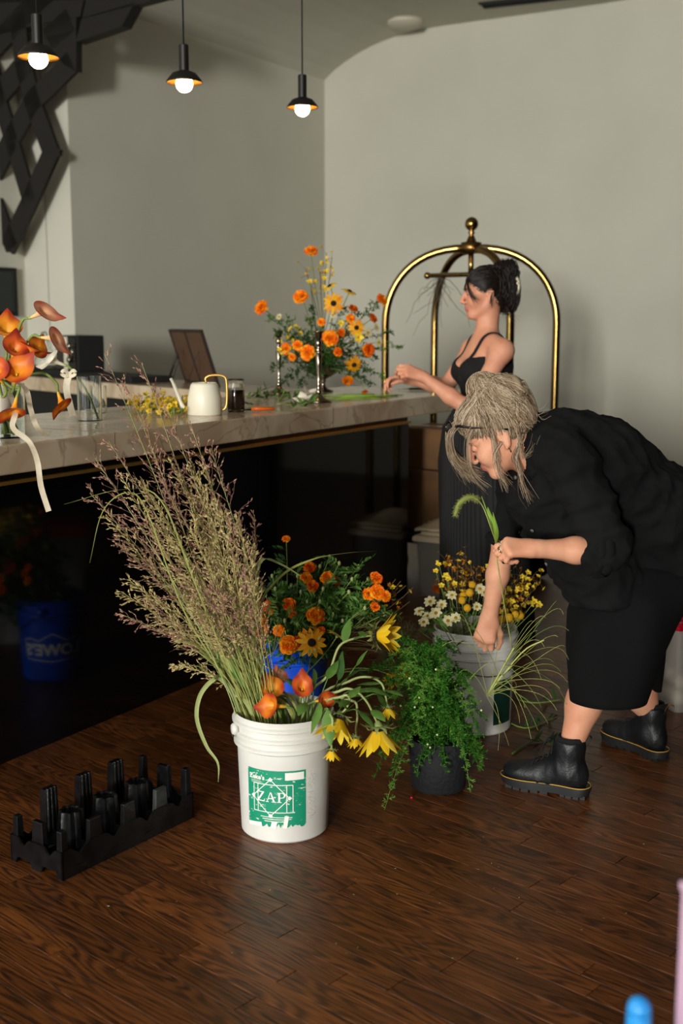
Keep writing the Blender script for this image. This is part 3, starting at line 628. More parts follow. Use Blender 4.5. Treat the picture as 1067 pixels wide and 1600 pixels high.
def glass_vessel(name, lab, cat, c, prof_out, th, group=None, n=28, mats=None):
    inner = [(max(r - th, 0), z + (th * 1.6 if i == 0 else 0)) for i, (r, z) in enumerate(prof_out)]
    mb = MB(); mb.lathe([(0, prof_out[0][1])] + prof_out + inner[::-1] + [(0, inner[0][1])], n, c); return tag(mb.build(name, mats or M_glass, loc=c, sharp=50), lab, cat, group)
c_ = rc_at(72, .2) + ZU * .04; t = thing('glass_decanter', 'round glass decanter on the rear counter beside the black appliance', 'decanter', c_)
MB().lathe([(0, 0), (.08, 0), (.088, .05), (.06, .12), (.028, .16), (.028, .2), (.036, .205), (.036, .21), (.024, .205), (.024, .16), (.055, .118), (.083, .05), (.075, .006), (0, .006)], 28, c_).build('decanter_body', M_glass, t)
MB().ball(c_ + ZU * .235, .028, 14, 10).build('stopper', M_glass, t)
# double picture frame seen from behind
pf = RC(0, 0); ba, bb = PZ(293, 596, SLZ1), PZ(345, 606, SLZ1)
ta_, tb_ = P(264, 512, ba.y - .05), P(320, 519, bb.y - .05)
t = thing('picture_frame', 'double picture frame seen from behind with easel legs, on the marble counter', 'picture frame', ba)
ux = (bb - ba); wdf = ux.length; ux.normalize(); uy = ((ta_ - ba) + (tb_ - bb)) / 2; hgt = uy.length; uy.normalize(); un = ux.cross(uy).normalized()
if un.y > 0: un = -un
def fq(u, v, d_=0): return ba + ux * u + uy * v + un * d_ + ZU * .004
M_back = mat('brown_hardboard', (92, 66, 46), .7, col2=(80, 56, 38), nscale=20); M_frm = mat('dark_frame_wood', (38, 27, 20), .5)
mb = MB()
for u0, u1, v0, v1 in ((0, wdf, 0, .012), (0, wdf, hgt - .012, hgt), (0, .012, .012, hgt - .012), (wdf - .012, wdf, .012, hgt - .012), (wdf / 2 - .005, wdf / 2 + .005, .012, hgt - .012)): mb.extrude([fq(u0, v0), fq(u1, v0), fq(u1, v1), fq(u0, v1)], un * .018)
mb.build('frame', M_frm, t, smooth=False)
for u0, u1 in ((.013, wdf / 2 - .006), (wdf / 2 + .006, wdf - .013)):
    mb = MB(); mb.extrude([fq(u0, .013, .002), fq(u1, .013, .002), fq(u1, hgt - .013, .002), fq(u0, hgt - .013, .002)], un * .008); mb.build('backing_board', M_back, t, smooth=False)
    uc = (u0 + u1) / 2; topp = fq(uc, hgt * .62, .012); foot = Vector((topp.x, topp.y, SLZ1)) - (Vector((un.x, un.y, 0)).normalized() * -.06)
    mb = MB(); mb.tube([topp, fq(uc, hgt * .6, .02), foot + un * .02], .006, 6, flat=.4); mb.build('easel_leg', M_frm, t)
lg0 = fq(.03, hgt * .55, .012); 
mb = MB(); mb.tube([lg0, Vector((lg0.x, lg0.y, SLZ1 + .004)) - ux * .10 + Vector((un.x, un.y, 0)).normalized() * .04], .007, 6); mb.build('easel_leg', M_frm, t)
# ------------------------------------------------------------------ things on the bar top
M_amber = mat('dark_brew', (44, 20, 8), .15)
c_ = PZ(320, 648, SLZ1); t = thing('watering_can', 'cream watering can with a brass loop handle and long thin spout', 'watering can', c_)
MB().lathe([(0, 0), (.066, 0), (.069, .004), (.067, .07), (.055, .118), (.047, .128), (.044, .126), (.05, .112), (.062, .07), (.063, .006), (0, .006)], 36, c_).build('can_body', M_cream, t)
sx = Vector((-1, -.05, 0)).normalized()
MB().tube(spline([c_ + sx * .06 + ZU * .022, c_ + sx * .085 + ZU * .03, c_ + sx * .1 + ZU * .065, c_ + sx * .12 + ZU * .12, c_ + sx * .132 + ZU * .145], 5), [.009] * 8 + [.0075] * 8 + [.006] * 5, 10).build('spout', M_cream, t)
MB().tube(spline([c_ - sx * .008 + ZU * .126, c_ - sx * .006 + ZU * .145, c_ - sx * .03 + ZU * .156, c_ - sx * .075 + ZU * .153, c_ - sx * .088 + ZU * .13, c_ - sx * .088 + ZU * .05, c_ - sx * .078 + ZU * .022, c_ - sx * .063 + ZU * .02], 5), .005, 10).build('handle', M_gold, t)
c_ = PZ(369, 643, SLZ1); t = thing('glass_jar', 'clear glass jar of dark brown liquid beside the cream watering can', 'jar', c_)
MB().lathe([(0, 0), (.033, 0), (.036, .004), (.036, .105), (.031, .115), (.031, .125), (.033, .126), (.033, .134), (.029, .134), (.028, .116), (.033, .104), (.033, .006), (0, .006)], 28, c_).build('jar_body', M_glass, t)
MB().lathe([(0, .0065), (.0325, .0065), (.0325, .09), (0, .09)], 24, c_).build('dark_liquid', M_amber, t, sharp=40)
for k, (px, py, lab) in enumerate(((141, 657, 'clear glass cylinder vase standing on the bar with a white calla leaning in it'), (155, 645, 'small empty clear glass behind the cylinder vase'))):
    c_ = PZ(px, py, SLZ1); r_, h_ = ((.045, .165), (.032, .11))[k]
    glass_vessel('glass_vase', lab, 'vase', c_, [(r_, 0), (r_, h_ * .5), (r_, h_)], .0025)
def candlestick(c, h, lab):
    c = Vector(c); t = thing('candlestick', lab, 'candlestick', c)
    MB().lathe([(0, 0), (.058, 0), (.06, .006), (.05, .014), (.034, .02), (.018, .034), (.012, .044)], 32, c).build('foot', M_silver, t)
    k = h / .33
    MB().lathe([(.012, .044), (.017, .05 * k), (.011, .058 * k), (.008, .075 * k), (.011, .082 * k), (.008, .09 * k), (.0075, .12 * k), (.012, .17 * k), (.0165, .222 * k), (.012, .228 * k), (.009, .236 * k), (.018, .243 * k), (.008, .25 * k), (.012, .262 * k), (.017, .275 * k), (.011, .287 * k), (.009, .292 * k)], 24, c).build('shaft', M_silver, t)
    MB().lathe([(.009, .292 * k), (.016, .297 * k), (.017, .32 * k), (.024, .326 * k), (.024, .33 * k), (.012, .33 * k), (.011, .305 * k), (0, .305 * k)], 24, c).build('candle_cup', M_silver, t)
candlestick(PZ(436, 616, SLZ1), .325, 'tall silver candlestick to the jar side of the flower arrangement')
candlestick(PZ(498, 629, SLZ1), .325, 'tall silver candlestick standing before the flower bowl')
c_ = PZ(411, 643, SLZ1); t = thing('orange_knife', 'orange handled folding knife lying on the bar', 'knife', c_); a_ = Vector((1, .12, 0)).normalized()
MB().tube([c_ - a_ * .048 + ZU * .011, c_ - a_ * .02 + ZU * .012, c_ + a_ * .048 + ZU * .011], [.009, .011, .009], 8, flat=.8).build('handle', mat('orange_plastic', (206, 92, 18), .4), t)
MB().tube([c_ - a_ * .11 + ZU * .006, c_ - a_ * .05 + ZU * .009], [.003, .008], 6, flat=.5).build('blade', M_dark, t)
c_ = PZ(645, 610, SLZ1); t = thing('pruning_snips', 'dark pruning snips lying on the bar near the flower arrangement', 'snips', c_)
for sg in (-1, 1): MB().tube(spline([c_ + V(-.02, 0, .008), c_ + V(.02, .012 * sg, .009), c_ + V(.07, .02 * sg, .009), c_ + V(.11, .006 * sg, .008)], 4), .006, 6).build('handle', M_blackmatte, t)
MB().tube([c_ + V(-.02, 0, .008), c_ + V(-.09, .0, .006)], [.007, .002], 6, flat=.4).build('blade', M_silver, t)
# foreground stool with blurred items
sx0 = V(.46, 1.22, 0); t = thing('low_stool', 'low dark stool under the blue bottle', 'stool', sx0)
MB().box(sx0 + ZU * .585, (.34, .26, .03)).build('seat', M_dark, t, smooth=False, bevel=.01)
for a in (-1, 1):
    for b in (-1, 1): MB().tube([sx0 + V(a * .12, b * .09, .575), sx0 + V(a * .15, b * .12, 0)], .014, 8).build('leg', M_dark, t)
c_ = V(.360, 1.32, .612); t = thing('blue_bottle', 'small round topped bright blue bottle at the bottom edge', 'bottle', c_)
MB().lathe([(0, -.012), (.014, -.012), (.015, .003), (.015, .062), (.0148, .064)], 20, c_).build('bottle_body', mat('sky_blue_plastic', (40, 142, 214), .4), t)
MB().lathe([(.0148, .064), (.0145, .072), (.011, .08), (.005, .084), (0, .085)], 20, c_).build('cap', MAT['sky_blue_plastic'], t)
c_ = V(.447, 1.30, .6); t = thing('lilac_wrapped_box', 'tall pale lilac carton at the edge beside the blue bottle', 'box', c_)
MB().box(c_ + V(0, 0, .118), (.07, .07, .236), Matrix.Rotation(.25, 3, 'Z')).build('carton', mat('lilac_card', (196, 160, 184), .7), t, smooth=False, bevel=.004)
MB().box(c_ + V(0, 0, .238), (.074, .074, .012), Matrix.Rotation(.25, 3, 'Z')).build('lid', MAT['lilac_card'], t, smooth=False, bevel=.003)
# ------------------------------------------------------------------ plants: materials
G_stem = leafmat('green_stem', (96, 118, 52), (130, 146, 74), .1, .6); G_pale = leafmat('pale_green_stem', (140, 156, 92), (168, 176, 116), .15, .6)
G_leaf = leafmat('leaf_green', (62, 104, 40), (106, 144, 66), .3, .5); G_dark = leafmat('dark_leaf', (36, 68, 32), (68, 102, 50), .25, .5)
G_fern = leafmat('fern_green', (28, 84, 22), (84, 140, 46), .35, .5); G_fernl = leafmat('fern_light', (84, 140, 46), (128, 172, 74), .35, .5)
G_straw = leafmat('straw_stem', (182, 168, 100), (140, 152, 80), .15, .6); G_tan = leafmat('seed_tan', (210, 188, 136), (160, 142, 88), .25, .8); G_purp = leafmat('seed_purple', (146, 100, 90), (186, 150, 122), .25, .8)
F_or = leafmat('marigold_orange', (248, 112, 2), (255, 192, 36), .3, .6, .8); F_ord = leafmat('marigold_deep', (226, 80, 2), (255, 158, 18), .3, .6, .8)
F_yel = leafmat('petal_yellow', (244, 200, 32), (252, 226, 84), .35, .55); F_yor = leafmat('petal_amber', (244, 176, 24), (230, 136, 14), .3, .55); F_disc = mat('flower_disc', (40, 20, 10), .9, bump=.8, bscale=400)
F_wht = leafmat('petal_cream', (226, 216, 176), (206, 200, 140), .35, .6); F_butt = mat('button_yellow', (214, 160, 14), .85, bump=.9, bscale=300); F_brn = leafmat('petal_bronze', (150, 88, 14), (190, 130, 18), .3, .6)
F_smoke = leafmat('smoky_grass', (84, 78, 48), (112, 100, 62), .3, .8); F_wax = mat('pale_berry', (196, 204, 150), .35)
# ------------------------------------------------------------------ plants: shapes
def frame_from(d, up=(0, 0, 1)):
    d = Vector(d).normalized(); u = Vector(up); x = u.cross(d)
    if x.length < 1e-3: x = Vector((1, 0, 0)).cross(d)
    x.normalize(); y = d.cross(x); return Matrix((x, y, d)).transposed()
def leaf(mb, p, d, L, W, m=None, droop=.25, n=5, fold=.12):
    d = Vector(d).normalized(); pts = []; q = Vector(p); k = d.copy()
    for i in range(n + 1): pts.append(q.copy()); q = q + k * L / n; k = (k - ZU * droop / n).normalized()
    w_ = [W * math.sin(math.pi * (.04 + .93 * (i / n)) ** .8) for i in range(n + 1)]
    sd_ = d.cross(ZU) + rndv() * .4
    mb.ribbon(pts, w_, side=sd_, m=m, fold=fold)
def pinnate(mb, p, d, L, pairs=4, W=.007, m=None):
    d = Vector(d).normalized(); sd_ = d.cross(rndv()).normalized(); pts = [Vector(p) + d * L * t - ZU * L * .25 * t * t for t in (0, .5, 1)]
    mb.tube(pts, [.0011, .0009, .0005], 3, m=m, cap=False)
    for i in range(pairs):
        t = .25 + .65 * i / pairs; q = Vector(p) + d * L * t - ZU * L * .25 * t * t; l_ = L * .38 * (1 - .45 * abs(t - .5))
        for sg in (-1, 1): e = (sd_ * sg + d * .7 + rndv() * .15).normalized(); mb.ribbon([q, q + e * l_ * .5, q + e * l_ - ZU * l_ * .1], [W * .35, W, W * .1], side=e.cross(rndv()), m=m)
    mb.ribbon([pts[2], pts[2] + d * L * .2, pts[2] + d * L * .38], [W * .3, W, W * .1], m=m)
def mesh_of(mb, name, mats):
    me = mb.mesh(name)
    for m in (mats if isinstance(mats, (list, tuple)) else [mats]): me.materials.append(m)
    return me
def marigold_mesh(mats, seed):
    r_ = random.Random(seed); mb = MB()
    for k, (pol, n, ln) in enumerate(((104, 15, 1.0), (88, 18, 1.0), (74, 18, .97), (60, 16, .93), (46, 14, .9), (33, 11, .86), (20, 8, .83), (7, 4, .8))):
        for i in range(n):
            az = 2 * math.pi * (i + .5 * (k % 2)) / n + r_.uniform(-.15, .15); po = R(pol + r_.uniform(-7, 7)); l_ = ln * r_.uniform(.8, 1.1)
            d = Vector((math.sin(po) * math.cos(az), math.sin(po) * math.sin(az), math.cos(po) * .72)); s_ = Vector((-math.sin(az), math.cos(az), 0)); u = d.cross(s_)
            w1, w2 = .11, .25 * r_.uniform(.8, 1.15); rf = lambda: r_.uniform(-.17, .17)
            vs = [d * .2, d * .65 * l_ - s_ * w1, d * .65 * l_ + s_ * w1, d * l_ * .93 - s_ * w2 + u * rf(), d * l_ * 1.0 + u * rf(), d * l_ * .93 + s_ * w2 + u * rf()]
            mb.add([v - Vector((0, 0, .05)) for v in vs], [(0, 2, 1), (1, 2, 4), (1, 4, 3), (2, 5, 4)])
    return mesh_of(mb, 'bloom', mats)
MARI = [marigold_mesh(F_or, k) for k in range(3)]; MARID = [marigold_mesh(F_ord, k + 9) for k in range(2)]
def calyx_mesh():
    mb = MB(); mb.lathe([(.08, -.75), (.2, -.6), (.34, -.25), (.4, -.02), (.3, -.0)], 10); return mesh_of(mb, 'calyx', G_stem)
CALYX = calyx_mesh()
def daisy_mesh(n, L, W, droop, mats, disc, dr=.3, dh=.22, seed=0, layers=1, cup=0):
    """ray flower, axis +Z, radius 1"""
    r_ = random.Random(seed); mb = MB()
    for la in range(layers):
        for i in range(n):
            az = 2 * math.pi * (i + .5 * la) / n + r_.uniform(-.12, .12); l_ = L * r_.uniform(.85, 1.08) * (1 - .1 * la); dz = droop + r_.uniform(-.15, .15)
            rd = Vector((math.cos(az), math.sin(az), 0)); s_ = Vector((-math.sin(az), math.cos(az), 0)); pts = []; ang = cup
            q = rd * dr * .6 + Vector((0, 0, .02 * la))
            for k in range(6): pts.append(q.copy()); ang -= dz / 5; q = q + (rd * math.cos(ang) + ZU * math.sin(ang)) * (l_ - dr * .5) / 5
            w_ = [W * v for v in (.35, .75, 1, .98, .7, .12)]; mb.ribbon(pts, w_, side=s_, m=0, fold=.12)
    me_mats = [mats, disc]; mb.ball((0, 0, 0), (dr, dr, dh), 14, 9, m=1); return mesh_of(mb, 'bloom', me_mats)
RUD = [daisy_mesh(13, 1.0, .30, .35, F_yor, F_disc, .27, .24, k, 1) for k in range(2)]; SUN = [daisy_mesh(14, 1.0, .31, .3, F_yel, F_disc, .27, .2, 5 + k, 1) for k in range(2)]
SUNC = [daisy_mesh(12, 1.25, .36, .1, F_yel, F_disc, .26, .16, 11 + k, 1, cup=.95) for k in range(3)]
COSM = [daisy_mesh(8, 1.0, .55, .5, F_wht, F_butt, .28, .16, 21 + k, 1, cup=.3) for k in range(2)]; BTN = [daisy_mesh(5, 1.0, .7, .4, F_yel, F_butt, .2, .12, 31 + k, 1, cup=.5) for k in range(2)]; BRZ = [daisy_mesh(5, 1.0, .6, .2, F_brn, F_disc, .2, .14, 41 + k, 1, cup=.6) for k in range(2)]
def sepals(n=11):
    mb = MB()
    for i in range(n):
        az = 2 * math.pi * i / n; rd = Vector((math.cos(az), math.sin(az), 0)); mb.ribbon([rd * .08 - ZU * .12, rd * .3 - ZU * .1, rd * .52 + ZU * U(-.12, .05), rd * .7 + ZU * U(-.3, .1)], [.1, .2, .15, .02], side=Vector((-rd.y, rd.x, 0)), fold=.1)
    mb.lathe([(.05, -.3), (.16, -.16), (.26, -.02), (0, 0)], 12); return mesh_of(mb, 'sepals', G_pale)
SEP = sepals()
def place(me, name, parent, p, d, size, roll=None):
    m = frame_from(d).to_4x4() @ Matrix.Rotation(U(0, 6.28) if roll is None else roll, 4, 'Z'); m = m @ Matrix.Diagonal((size, size, size, 1)); m.translation = Vector(p)
    o = link_mesh(name, me, None, parent, mat4=m); WL[o.name] = wl(parent); return o
def stem_to(base, p, d, bend=.4, n=10):
    base, p, d = Vector(base), Vector(p), Vector(d).normalized(); L = (p - base).length
    return bez(base, base + ZU * L * .35, p - d * L * bend, p, n)
def flower(name, label, cat, base, p, d, size, me, group, stem_r=.0022, under=None, leaves=5, leaf_kind='pinnate', lm=None, lsz=.07, bend=.35, smat=None, path=None, bloom='bloom', lo=.35):
    base = Vector(base); t = thing(name, label, cat, base, group); d = Vector(d).normalized(); p = Vector(p)
    q = p - d * size * (.3 if under is CALYX else .12); pts = path + [q] if path else stem_to(base, q, d, bend)
    MB().tube(pts, [stem_r * (1.15 - .4 * i / (len(pts) - 1)) for i in range(len(pts))], 6).build('stem', smat or G_stem, t)
    b = place(me, bloom, t, p, d, size)
    if under: place(under, under.name, t, p, d, size)
    lm = lm or G_leaf
    for i in range(leaves):
        f = lo + (.93 - lo) * (i + U(0, .8)) / leaves; k = min(int(f * (len(pts) - 1)), len(pts) - 2); q = pts[k].lerp(pts[k + 1], f * (len(pts) - 1) - k)
        dd = Vector((random.gauss(0, 1), random.gauss(0, 1), U(.0, .9))).normalized(); mb = MB()
        if leaf_kind == 'pinnate': pinnate(mb, q, dd, lsz * U(.7, 1.3), 4, lsz * .13)
        else: leaf(mb, q, dd, lsz * U(.7, 1.3), lsz * .38, droop=.5)
        mb.build('leaf', lm, t)
    return t
# ------------------------------------------------------------------ tall grasses in the front bucket
def in_bucket(c, rmax, zb=.02): a = U(0, 6.28); r_ = rmax * math.sqrt(U(0, 1)); return Vector(c) + V(r_ * math.cos(a), r_ * math.sin(a), zb)
RIM = BK + ZU * .36
def grass(tip, base, rimp, head, seedm, stemm, nb, label, group, dense=1.0, droop=.02, spread=.055):
    t = thing('grass_stalk', label, 'grass', base, group); base, rimp, tip = Vector(base), Vector(rimp), Vector(tip)
    L = (tip - rimp).length; d0 = (rimp - base).normalized()
    pts = [base] + bez(rimp, rimp + d0 * L * .35, tip - (tip - rimp).normalized() * L * .3 + ZU * droop * 2, tip, 14)
    MB().tube(pts, [.0021 - .0016 * i / (len(pts) - 1) for i in range(len(pts))], 5).build('stem', stemm, t)
    mb = MB(); n = len(pts) - 1; tot = int(nb * dense)
    for i in range(tot):
        f = 1 - head * (1 - i / tot); k = min(int(f * n), n - 1); q = pts[k].lerp(pts[k + 1], f * n - k); tg = (pts[k + 1] - pts[k]).normalized()
        bl = spread * (1.15 - .75 * i / tot) * U(.55, 1.25); e = (tg * U(.7, 1.3) + rndv() * .75).normalized(); br = [q, q + e * bl * .5, q + (e + tg * .25 - ZU * U(0, .5)).normalized() * bl]
        mb.tube(br, [.0006, .0005, .0004], 3, cap=False)
        for j in range(random.randint(3, 6)):
            g = U(.25, 1.0); s_ = br[0].lerp(br[2], g) if g > .5 else br[0].lerp(br[1], g * 2); l_ = U(.008, .014); w_ = U(.0013, .0023); dd = ((br[2] - br[0]).normalized() + rndv() * .45).normalized(); x = dd.orthogonal().normalized(); y = dd.cross(x)
            m_ = s_ + dd * l_ * .45; mb.add([s_, m_ + x * w_, m_ + y * w_, m_ - x * w_, m_ - y * w_, s_ + dd * l_], [(0, 2, 1), (0, 3, 2), (0, 4, 3), (0, 1, 4), (5, 1, 2), (5, 2, 3), (5, 3, 4), (5, 4, 1)])
    mb.build('seed_head', seedm, t, smooth=False)
    return t, pts
def blade(t, pts, w_, m=None, nm='leaf_blade'): k = len(pts); MB().ribbon(pts, [w_ * math.sin(math.pi * (.12 + .86 * i / (k - 1))) ** .6 for i in range(k)], side=V(.6, .8, 0) if w_ > 0 else None, fold=.12).build(nm, m or G_straw, t)
gp = 'grasses in the front white bucket'
tall = [(163, 552), (222, 570), (196, 600), (262, 640), (300, 668), (148, 715), (140, 770), (170, 690), (330, 700)]
mid = [(185, 850), (200, 905), (165, 805), (235, 700), (265, 720), (225, 760), (285, 745), (310, 790), (245, 810), (215, 800), (270, 850), (300, 830), (190, 960), (235, 930), (260, 985), (230, 880), (290, 900), (310, 740)]
rgt = [(335, 785), (350, 800), (372, 800), (395, 850), (385, 880), (360, 850), (330, 850), (345, 905), (325, 920), (375, 930), (310, 950), (340, 960), (290, 1000), (270, 1040), (360, 820), (392, 905)]
allg = []
rgx = random.Random(5)
for _ in range(16): mid.append((rgx.uniform(190, 330), rgx.uniform(690, 960)))
for _ in range(18): rgt.append((rgx.uniform(300, 400), rgx.uniform(800, 990)))
for k, (px, py) in enumerate(tall + mid + rgt):
    Y = 3.36 + U(-.14, .12); tip = P(px, py, Y); f = (px - 140) / 260
    rim = RIM + V(-.118 + .085 * f + U(-.025, .025), U(-.075, .085), 0); base = BK + V(-.05 + .09 * U(0, 1), U(-.06, .06), .014)
    if k < len(tall): a = grass(tip, base, rim, .42, G_purp, G_pale, 34, 'long arching grass stalk with a loose purple seed head in the green labelled bucket', gp, spread=.085)
    elif k < len(tall) + len(mid): a = grass(tip, base, rim, .5, G_purp if k % 3 == 0 else G_tan, G_straw, 44, 'feathery purple seeded grass stalk leaning out of the green labelled bucket' if k % 3 == 0 else 'feathery tan seeded grass stalk leaning out of the green labelled bucket', gp, spread=.06)
    else: a = grass(tip, base, rim, .55, G_tan if k % 3 else G_purp, G_straw, 48, 'short dense tan grass stalk upright in the green labelled bucket' if k % 3 else 'short dense purplish grass stalk upright in the green labelled bucket', gp, spread=.045)
    allg.append(a)
    if k % 2 == 0:
        t_, pts = a; q = pts[random.randint(3, 6)]; dirn = (pts[6] - pts[3]).normalized(); e = (dirn + rndv() * .5).normalized()
        blade(t_, [q, q + e * .07, q + e * .14 - ZU * .004, q + e * .2 - ZU * .03 + V(-.01, 0, 0), q + e * .235 - ZU * .07 + V(-.02, 0, 0)], U(.004, .008), G_pale if k % 4 else G_straw)
def loose_blade(lab, pts, w_, m, base=None):
    t_ = thing('reed_stem', lab, 'reed', pts[0], gp); s_ = spline(pts, 6); k = len(s_)
    MB().ribbon(s_, [w_ * max(.08, math.sin(math.pi * (.2 + .8 * i / (k - 1))) ** .7) for i in range(k)], side=V(1, .3, 0), fold=.15).build('blade', m, t_); return t_
bb_ = BK + V(-.08, 0, .02)
loose_blade('long pale dry reed drooping over the green labelled bucket to the floor', [bb_, RIM + V(-.13, -.03, .0), P(345, 1062, 3.33), P(316, 1080, 3.3), P(307, 1120, 3.28), P(322, 1165, 3.28), P(340, 1192, 3.27), P(341, 1222, 3.27)], .013, G_pale)
loose_blade('thin bent green reed folding over toward the marigolds from the green labelled bucket', [BK + V(-.04, .05, .02), RIM + V(-.06, .06, 0), P(398, 1000, 3.5), P(402, 900, 3.55), P(412, 873, 3.57), P(440, 882, 3.6), P(470, 900, 3.62)], .012, G_pale)
loose_blade('long straw coloured reed arching right above the marigolds', [BK + V(-.03, .06, .02), RIM + V(-.03, .09, 0), P(405, 960, 3.6), P(440, 900, 3.62), P(490, 874, 3.65), P(545, 864, 3.65), P(592, 861, 3.66)], .008, G_straw)
loose_blade('dry reed sweeping left below the purple seed heads', [BK + V(-.06, -.02, .02), RIM + V(-.12, -.02, 0), P(290, 960, 3.3), P(230, 800, 3.25), P(198, 770, 3.22), P(160, 800, 3.2), P(140, 880, 3.2)], .004, G_straw)
loose_blade('curved straw reed reaching left over the bar front', [BK + V(-.05, -.03, .02), RIM + V(-.11, -.05, 0), P(300, 900, 3.25), P(250, 780, 3.2), P(190, 765, 3.2), P(100, 788, 3.18)], .004, G_straw)
for k in range(14):
    x = 352 + k * 4.2 + U(-6, 6); loose_blade('short upright green reed at the rim of the green labelled bucket', [BK + V(-.07 + .008 * k, U(-.05, .05), .02), RIM + V(-.115 + .013 * k, U(-.06, .03), 0), P(x - 8, 1060 + U(-20, 20), 3.36), P(x - 18 + U(-12, 12), 980 + U(-50, 40), 3.36)], U(.006, .012), random.choice((G_pale, G_straw, G_leaf)))
# ------------------------------------------------------------------ sunflowers and callas drooping from the front bucket
def sunflower(lab, p, d, size, path, me, und=True, lv=2, group='yellow sunflowers in the front white bucket'):
    return flower('sunflower', lab, 'sunflower', path[0], p, d, size, me, group, .0042, SEP if und else None, lv, 'leaf', G_leaf, .075, path=spline(path, 6), smat=G_pale, lo=.6)
b0 = BK + V(.03, 0, .02)
sunflower('yellow sunflower facing right on a rising stem above the green labelled bucket', P(588, 993, 3.5), (.93, -.35, .12), .072, [b0 + V(.02, .02, 0), RIM + V(.06, .03, 0), P(512, 1055, 3.45), P(530, 1010, 3.46), P(556, 997, 3.48), P(572, 994, 3.5)], SUNC[0], lv=3)
sunflower('yellow sunflower hanging head down beside the green labelled bucket', P(591, 1138, 3.3), (.05, -.12, -1), .078, [b0, RIM + V(.08, 0, 0), P(530, 1080, 3.3), P(552, 1078, 3.29), P(572, 1095, 3.29), P(585, 1120, 3.3)], SUNC[1])
sunflower('yellow sunflower hanging over the rim of the green labelled bucket', P(530, 1122, 3.24), (-.25, -.5, -.8), .072, [b0 + V(-.01, -.03, 0), RIM + V(.09, -.05, 0), P(535, 1088, 3.24), P(546, 1092, 3.24), P(542, 1106, 3.24)], SUNC[2])
sunflower('green unopened sunflower bud hanging outside the green labelled bucket', P(518, 1172, 3.2), (0, -.1, -1), .03, [b0 + V(0, -.04, 0), RIM + V(.11, -.06, 0), P(518, 1120, 3.2), P(519, 1145, 3.2), P(518, 1160, 3.2)], SUNC[0], lv=0)
sunflower('small half closed yellow sunflower hanging among the stems', P(556, 1152, 3.32), (0, 0, -1), .03, [b0 + V(.02, .03, 0), RIM + V(.1, .03, 0), P(550, 1095, 3.32), P(558, 1115, 3.32), P(556, 1138, 3.32)], SUNC[1], lv=1)
sunflower('pale drooping sunflower stem arched over beside the bucket', P(606, 1105, 3.42), (.1, 0, -1), .034, [b0 + V(.02, .03, 0), RIM + V(.09, .04, 0), P(545, 1065, 3.42), P(575, 1058, 3.42), P(596, 1068, 3.42), P(603, 1090, 3.42)], SUNC[2], lv=3)
t = thing('sunflower', 'leafy sunflower stem with big soft leaves spilling over the bucket rim', 'sunflower', b0 + V(.03, -.02, 0))
for px, py, Y, dd, L in ((528, 1062, 3.42, (.1, -.2, 1), .1), (512, 1060, 3.42, (.3, -.3, .9), .08), (500, 1100, 3.25, (-.3, -.6, -.6), .09), (512, 1110, 3.22, (.1, -.5, -.9), .10), (478, 1098, 3.26, (-.2, -.8, .1), .08), (545, 1080, 3.35, (.8, -.2, .3), .08), (575, 1075, 3.4, (.9, 0, -.1), .08), (560, 1110, 3.3, (.8, -.3, -.5), .07), (540, 1060, 3.42, (.6, 0, .6), .07), (520, 1090, 3.28, (.5, -.6, 0), .08), (470, 1080, 3.36, (-.4, -.2, .6), .07), (590, 1085, 3.42, (.6, -.1, -.6), .06), (490, 1075, 3.36, (0, -.3, .8), .08), (556, 1040, 3.45, (.4, 0, .8), .06)):
    q = P(px, py, Y); mb = MB(); leaf(mb, q, dd, L, L * .42, droop=.7, n=7); mb.tube(bez(b0 + V(.03, -.02, 0), RIM + V(.07, -.02, -.02), q - Vector(dd) * .03, q, 8), .002, 5); mb.build('leaf', G_leaf if px % 3 else G_dark, t)
def colmat(name, rough=.45, tl=.25):
    m = bpy.data.materials.new(name); m.use_nodes = True; N = m.node_tree.nodes; L = m.node_tree.links; b = N['Principled BSDF']; a = N.new('ShaderNodeAttribute'); a.attribute_name = 'Col'; b.inputs['Roughness'].default_value = rough; L.new(a.outputs[0], b.inputs[0])
    tr = N.new('ShaderNodeBsdfTranslucent'); L.new(a.outputs[0], tr.inputs[0]); mx = N.new('ShaderNodeMixShader'); mx.inputs[0].default_value = tl; L.new(b.outputs[0], mx.inputs[1]); L.new(tr.outputs[0], mx.inputs[2]); L.new(mx.outputs[0], N['Material Output'].inputs[0]); return m
M_spathe = colmat('calla_spathe'); M_spadix = mat('spadix', (226, 176, 60), .8)
PAL = {'orange': ((150, 160, 70), (242, 178, 40), (234, 124, 28), (160, 36, 24)), 'red': ((190, 170, 70), (238, 164, 44), (218, 96, 34), (140, 26, 28)), 'peach': ((176, 180, 90), (244, 204, 140), (236, 168, 132), (200, 90, 66)), 'yellow': ((150, 170, 70), (236, 184, 40), (230, 140, 34), (176, 44, 26)), 'white': ((170, 180, 120), (228, 220, 196), (230, 224, 206), (212, 200, 180))}
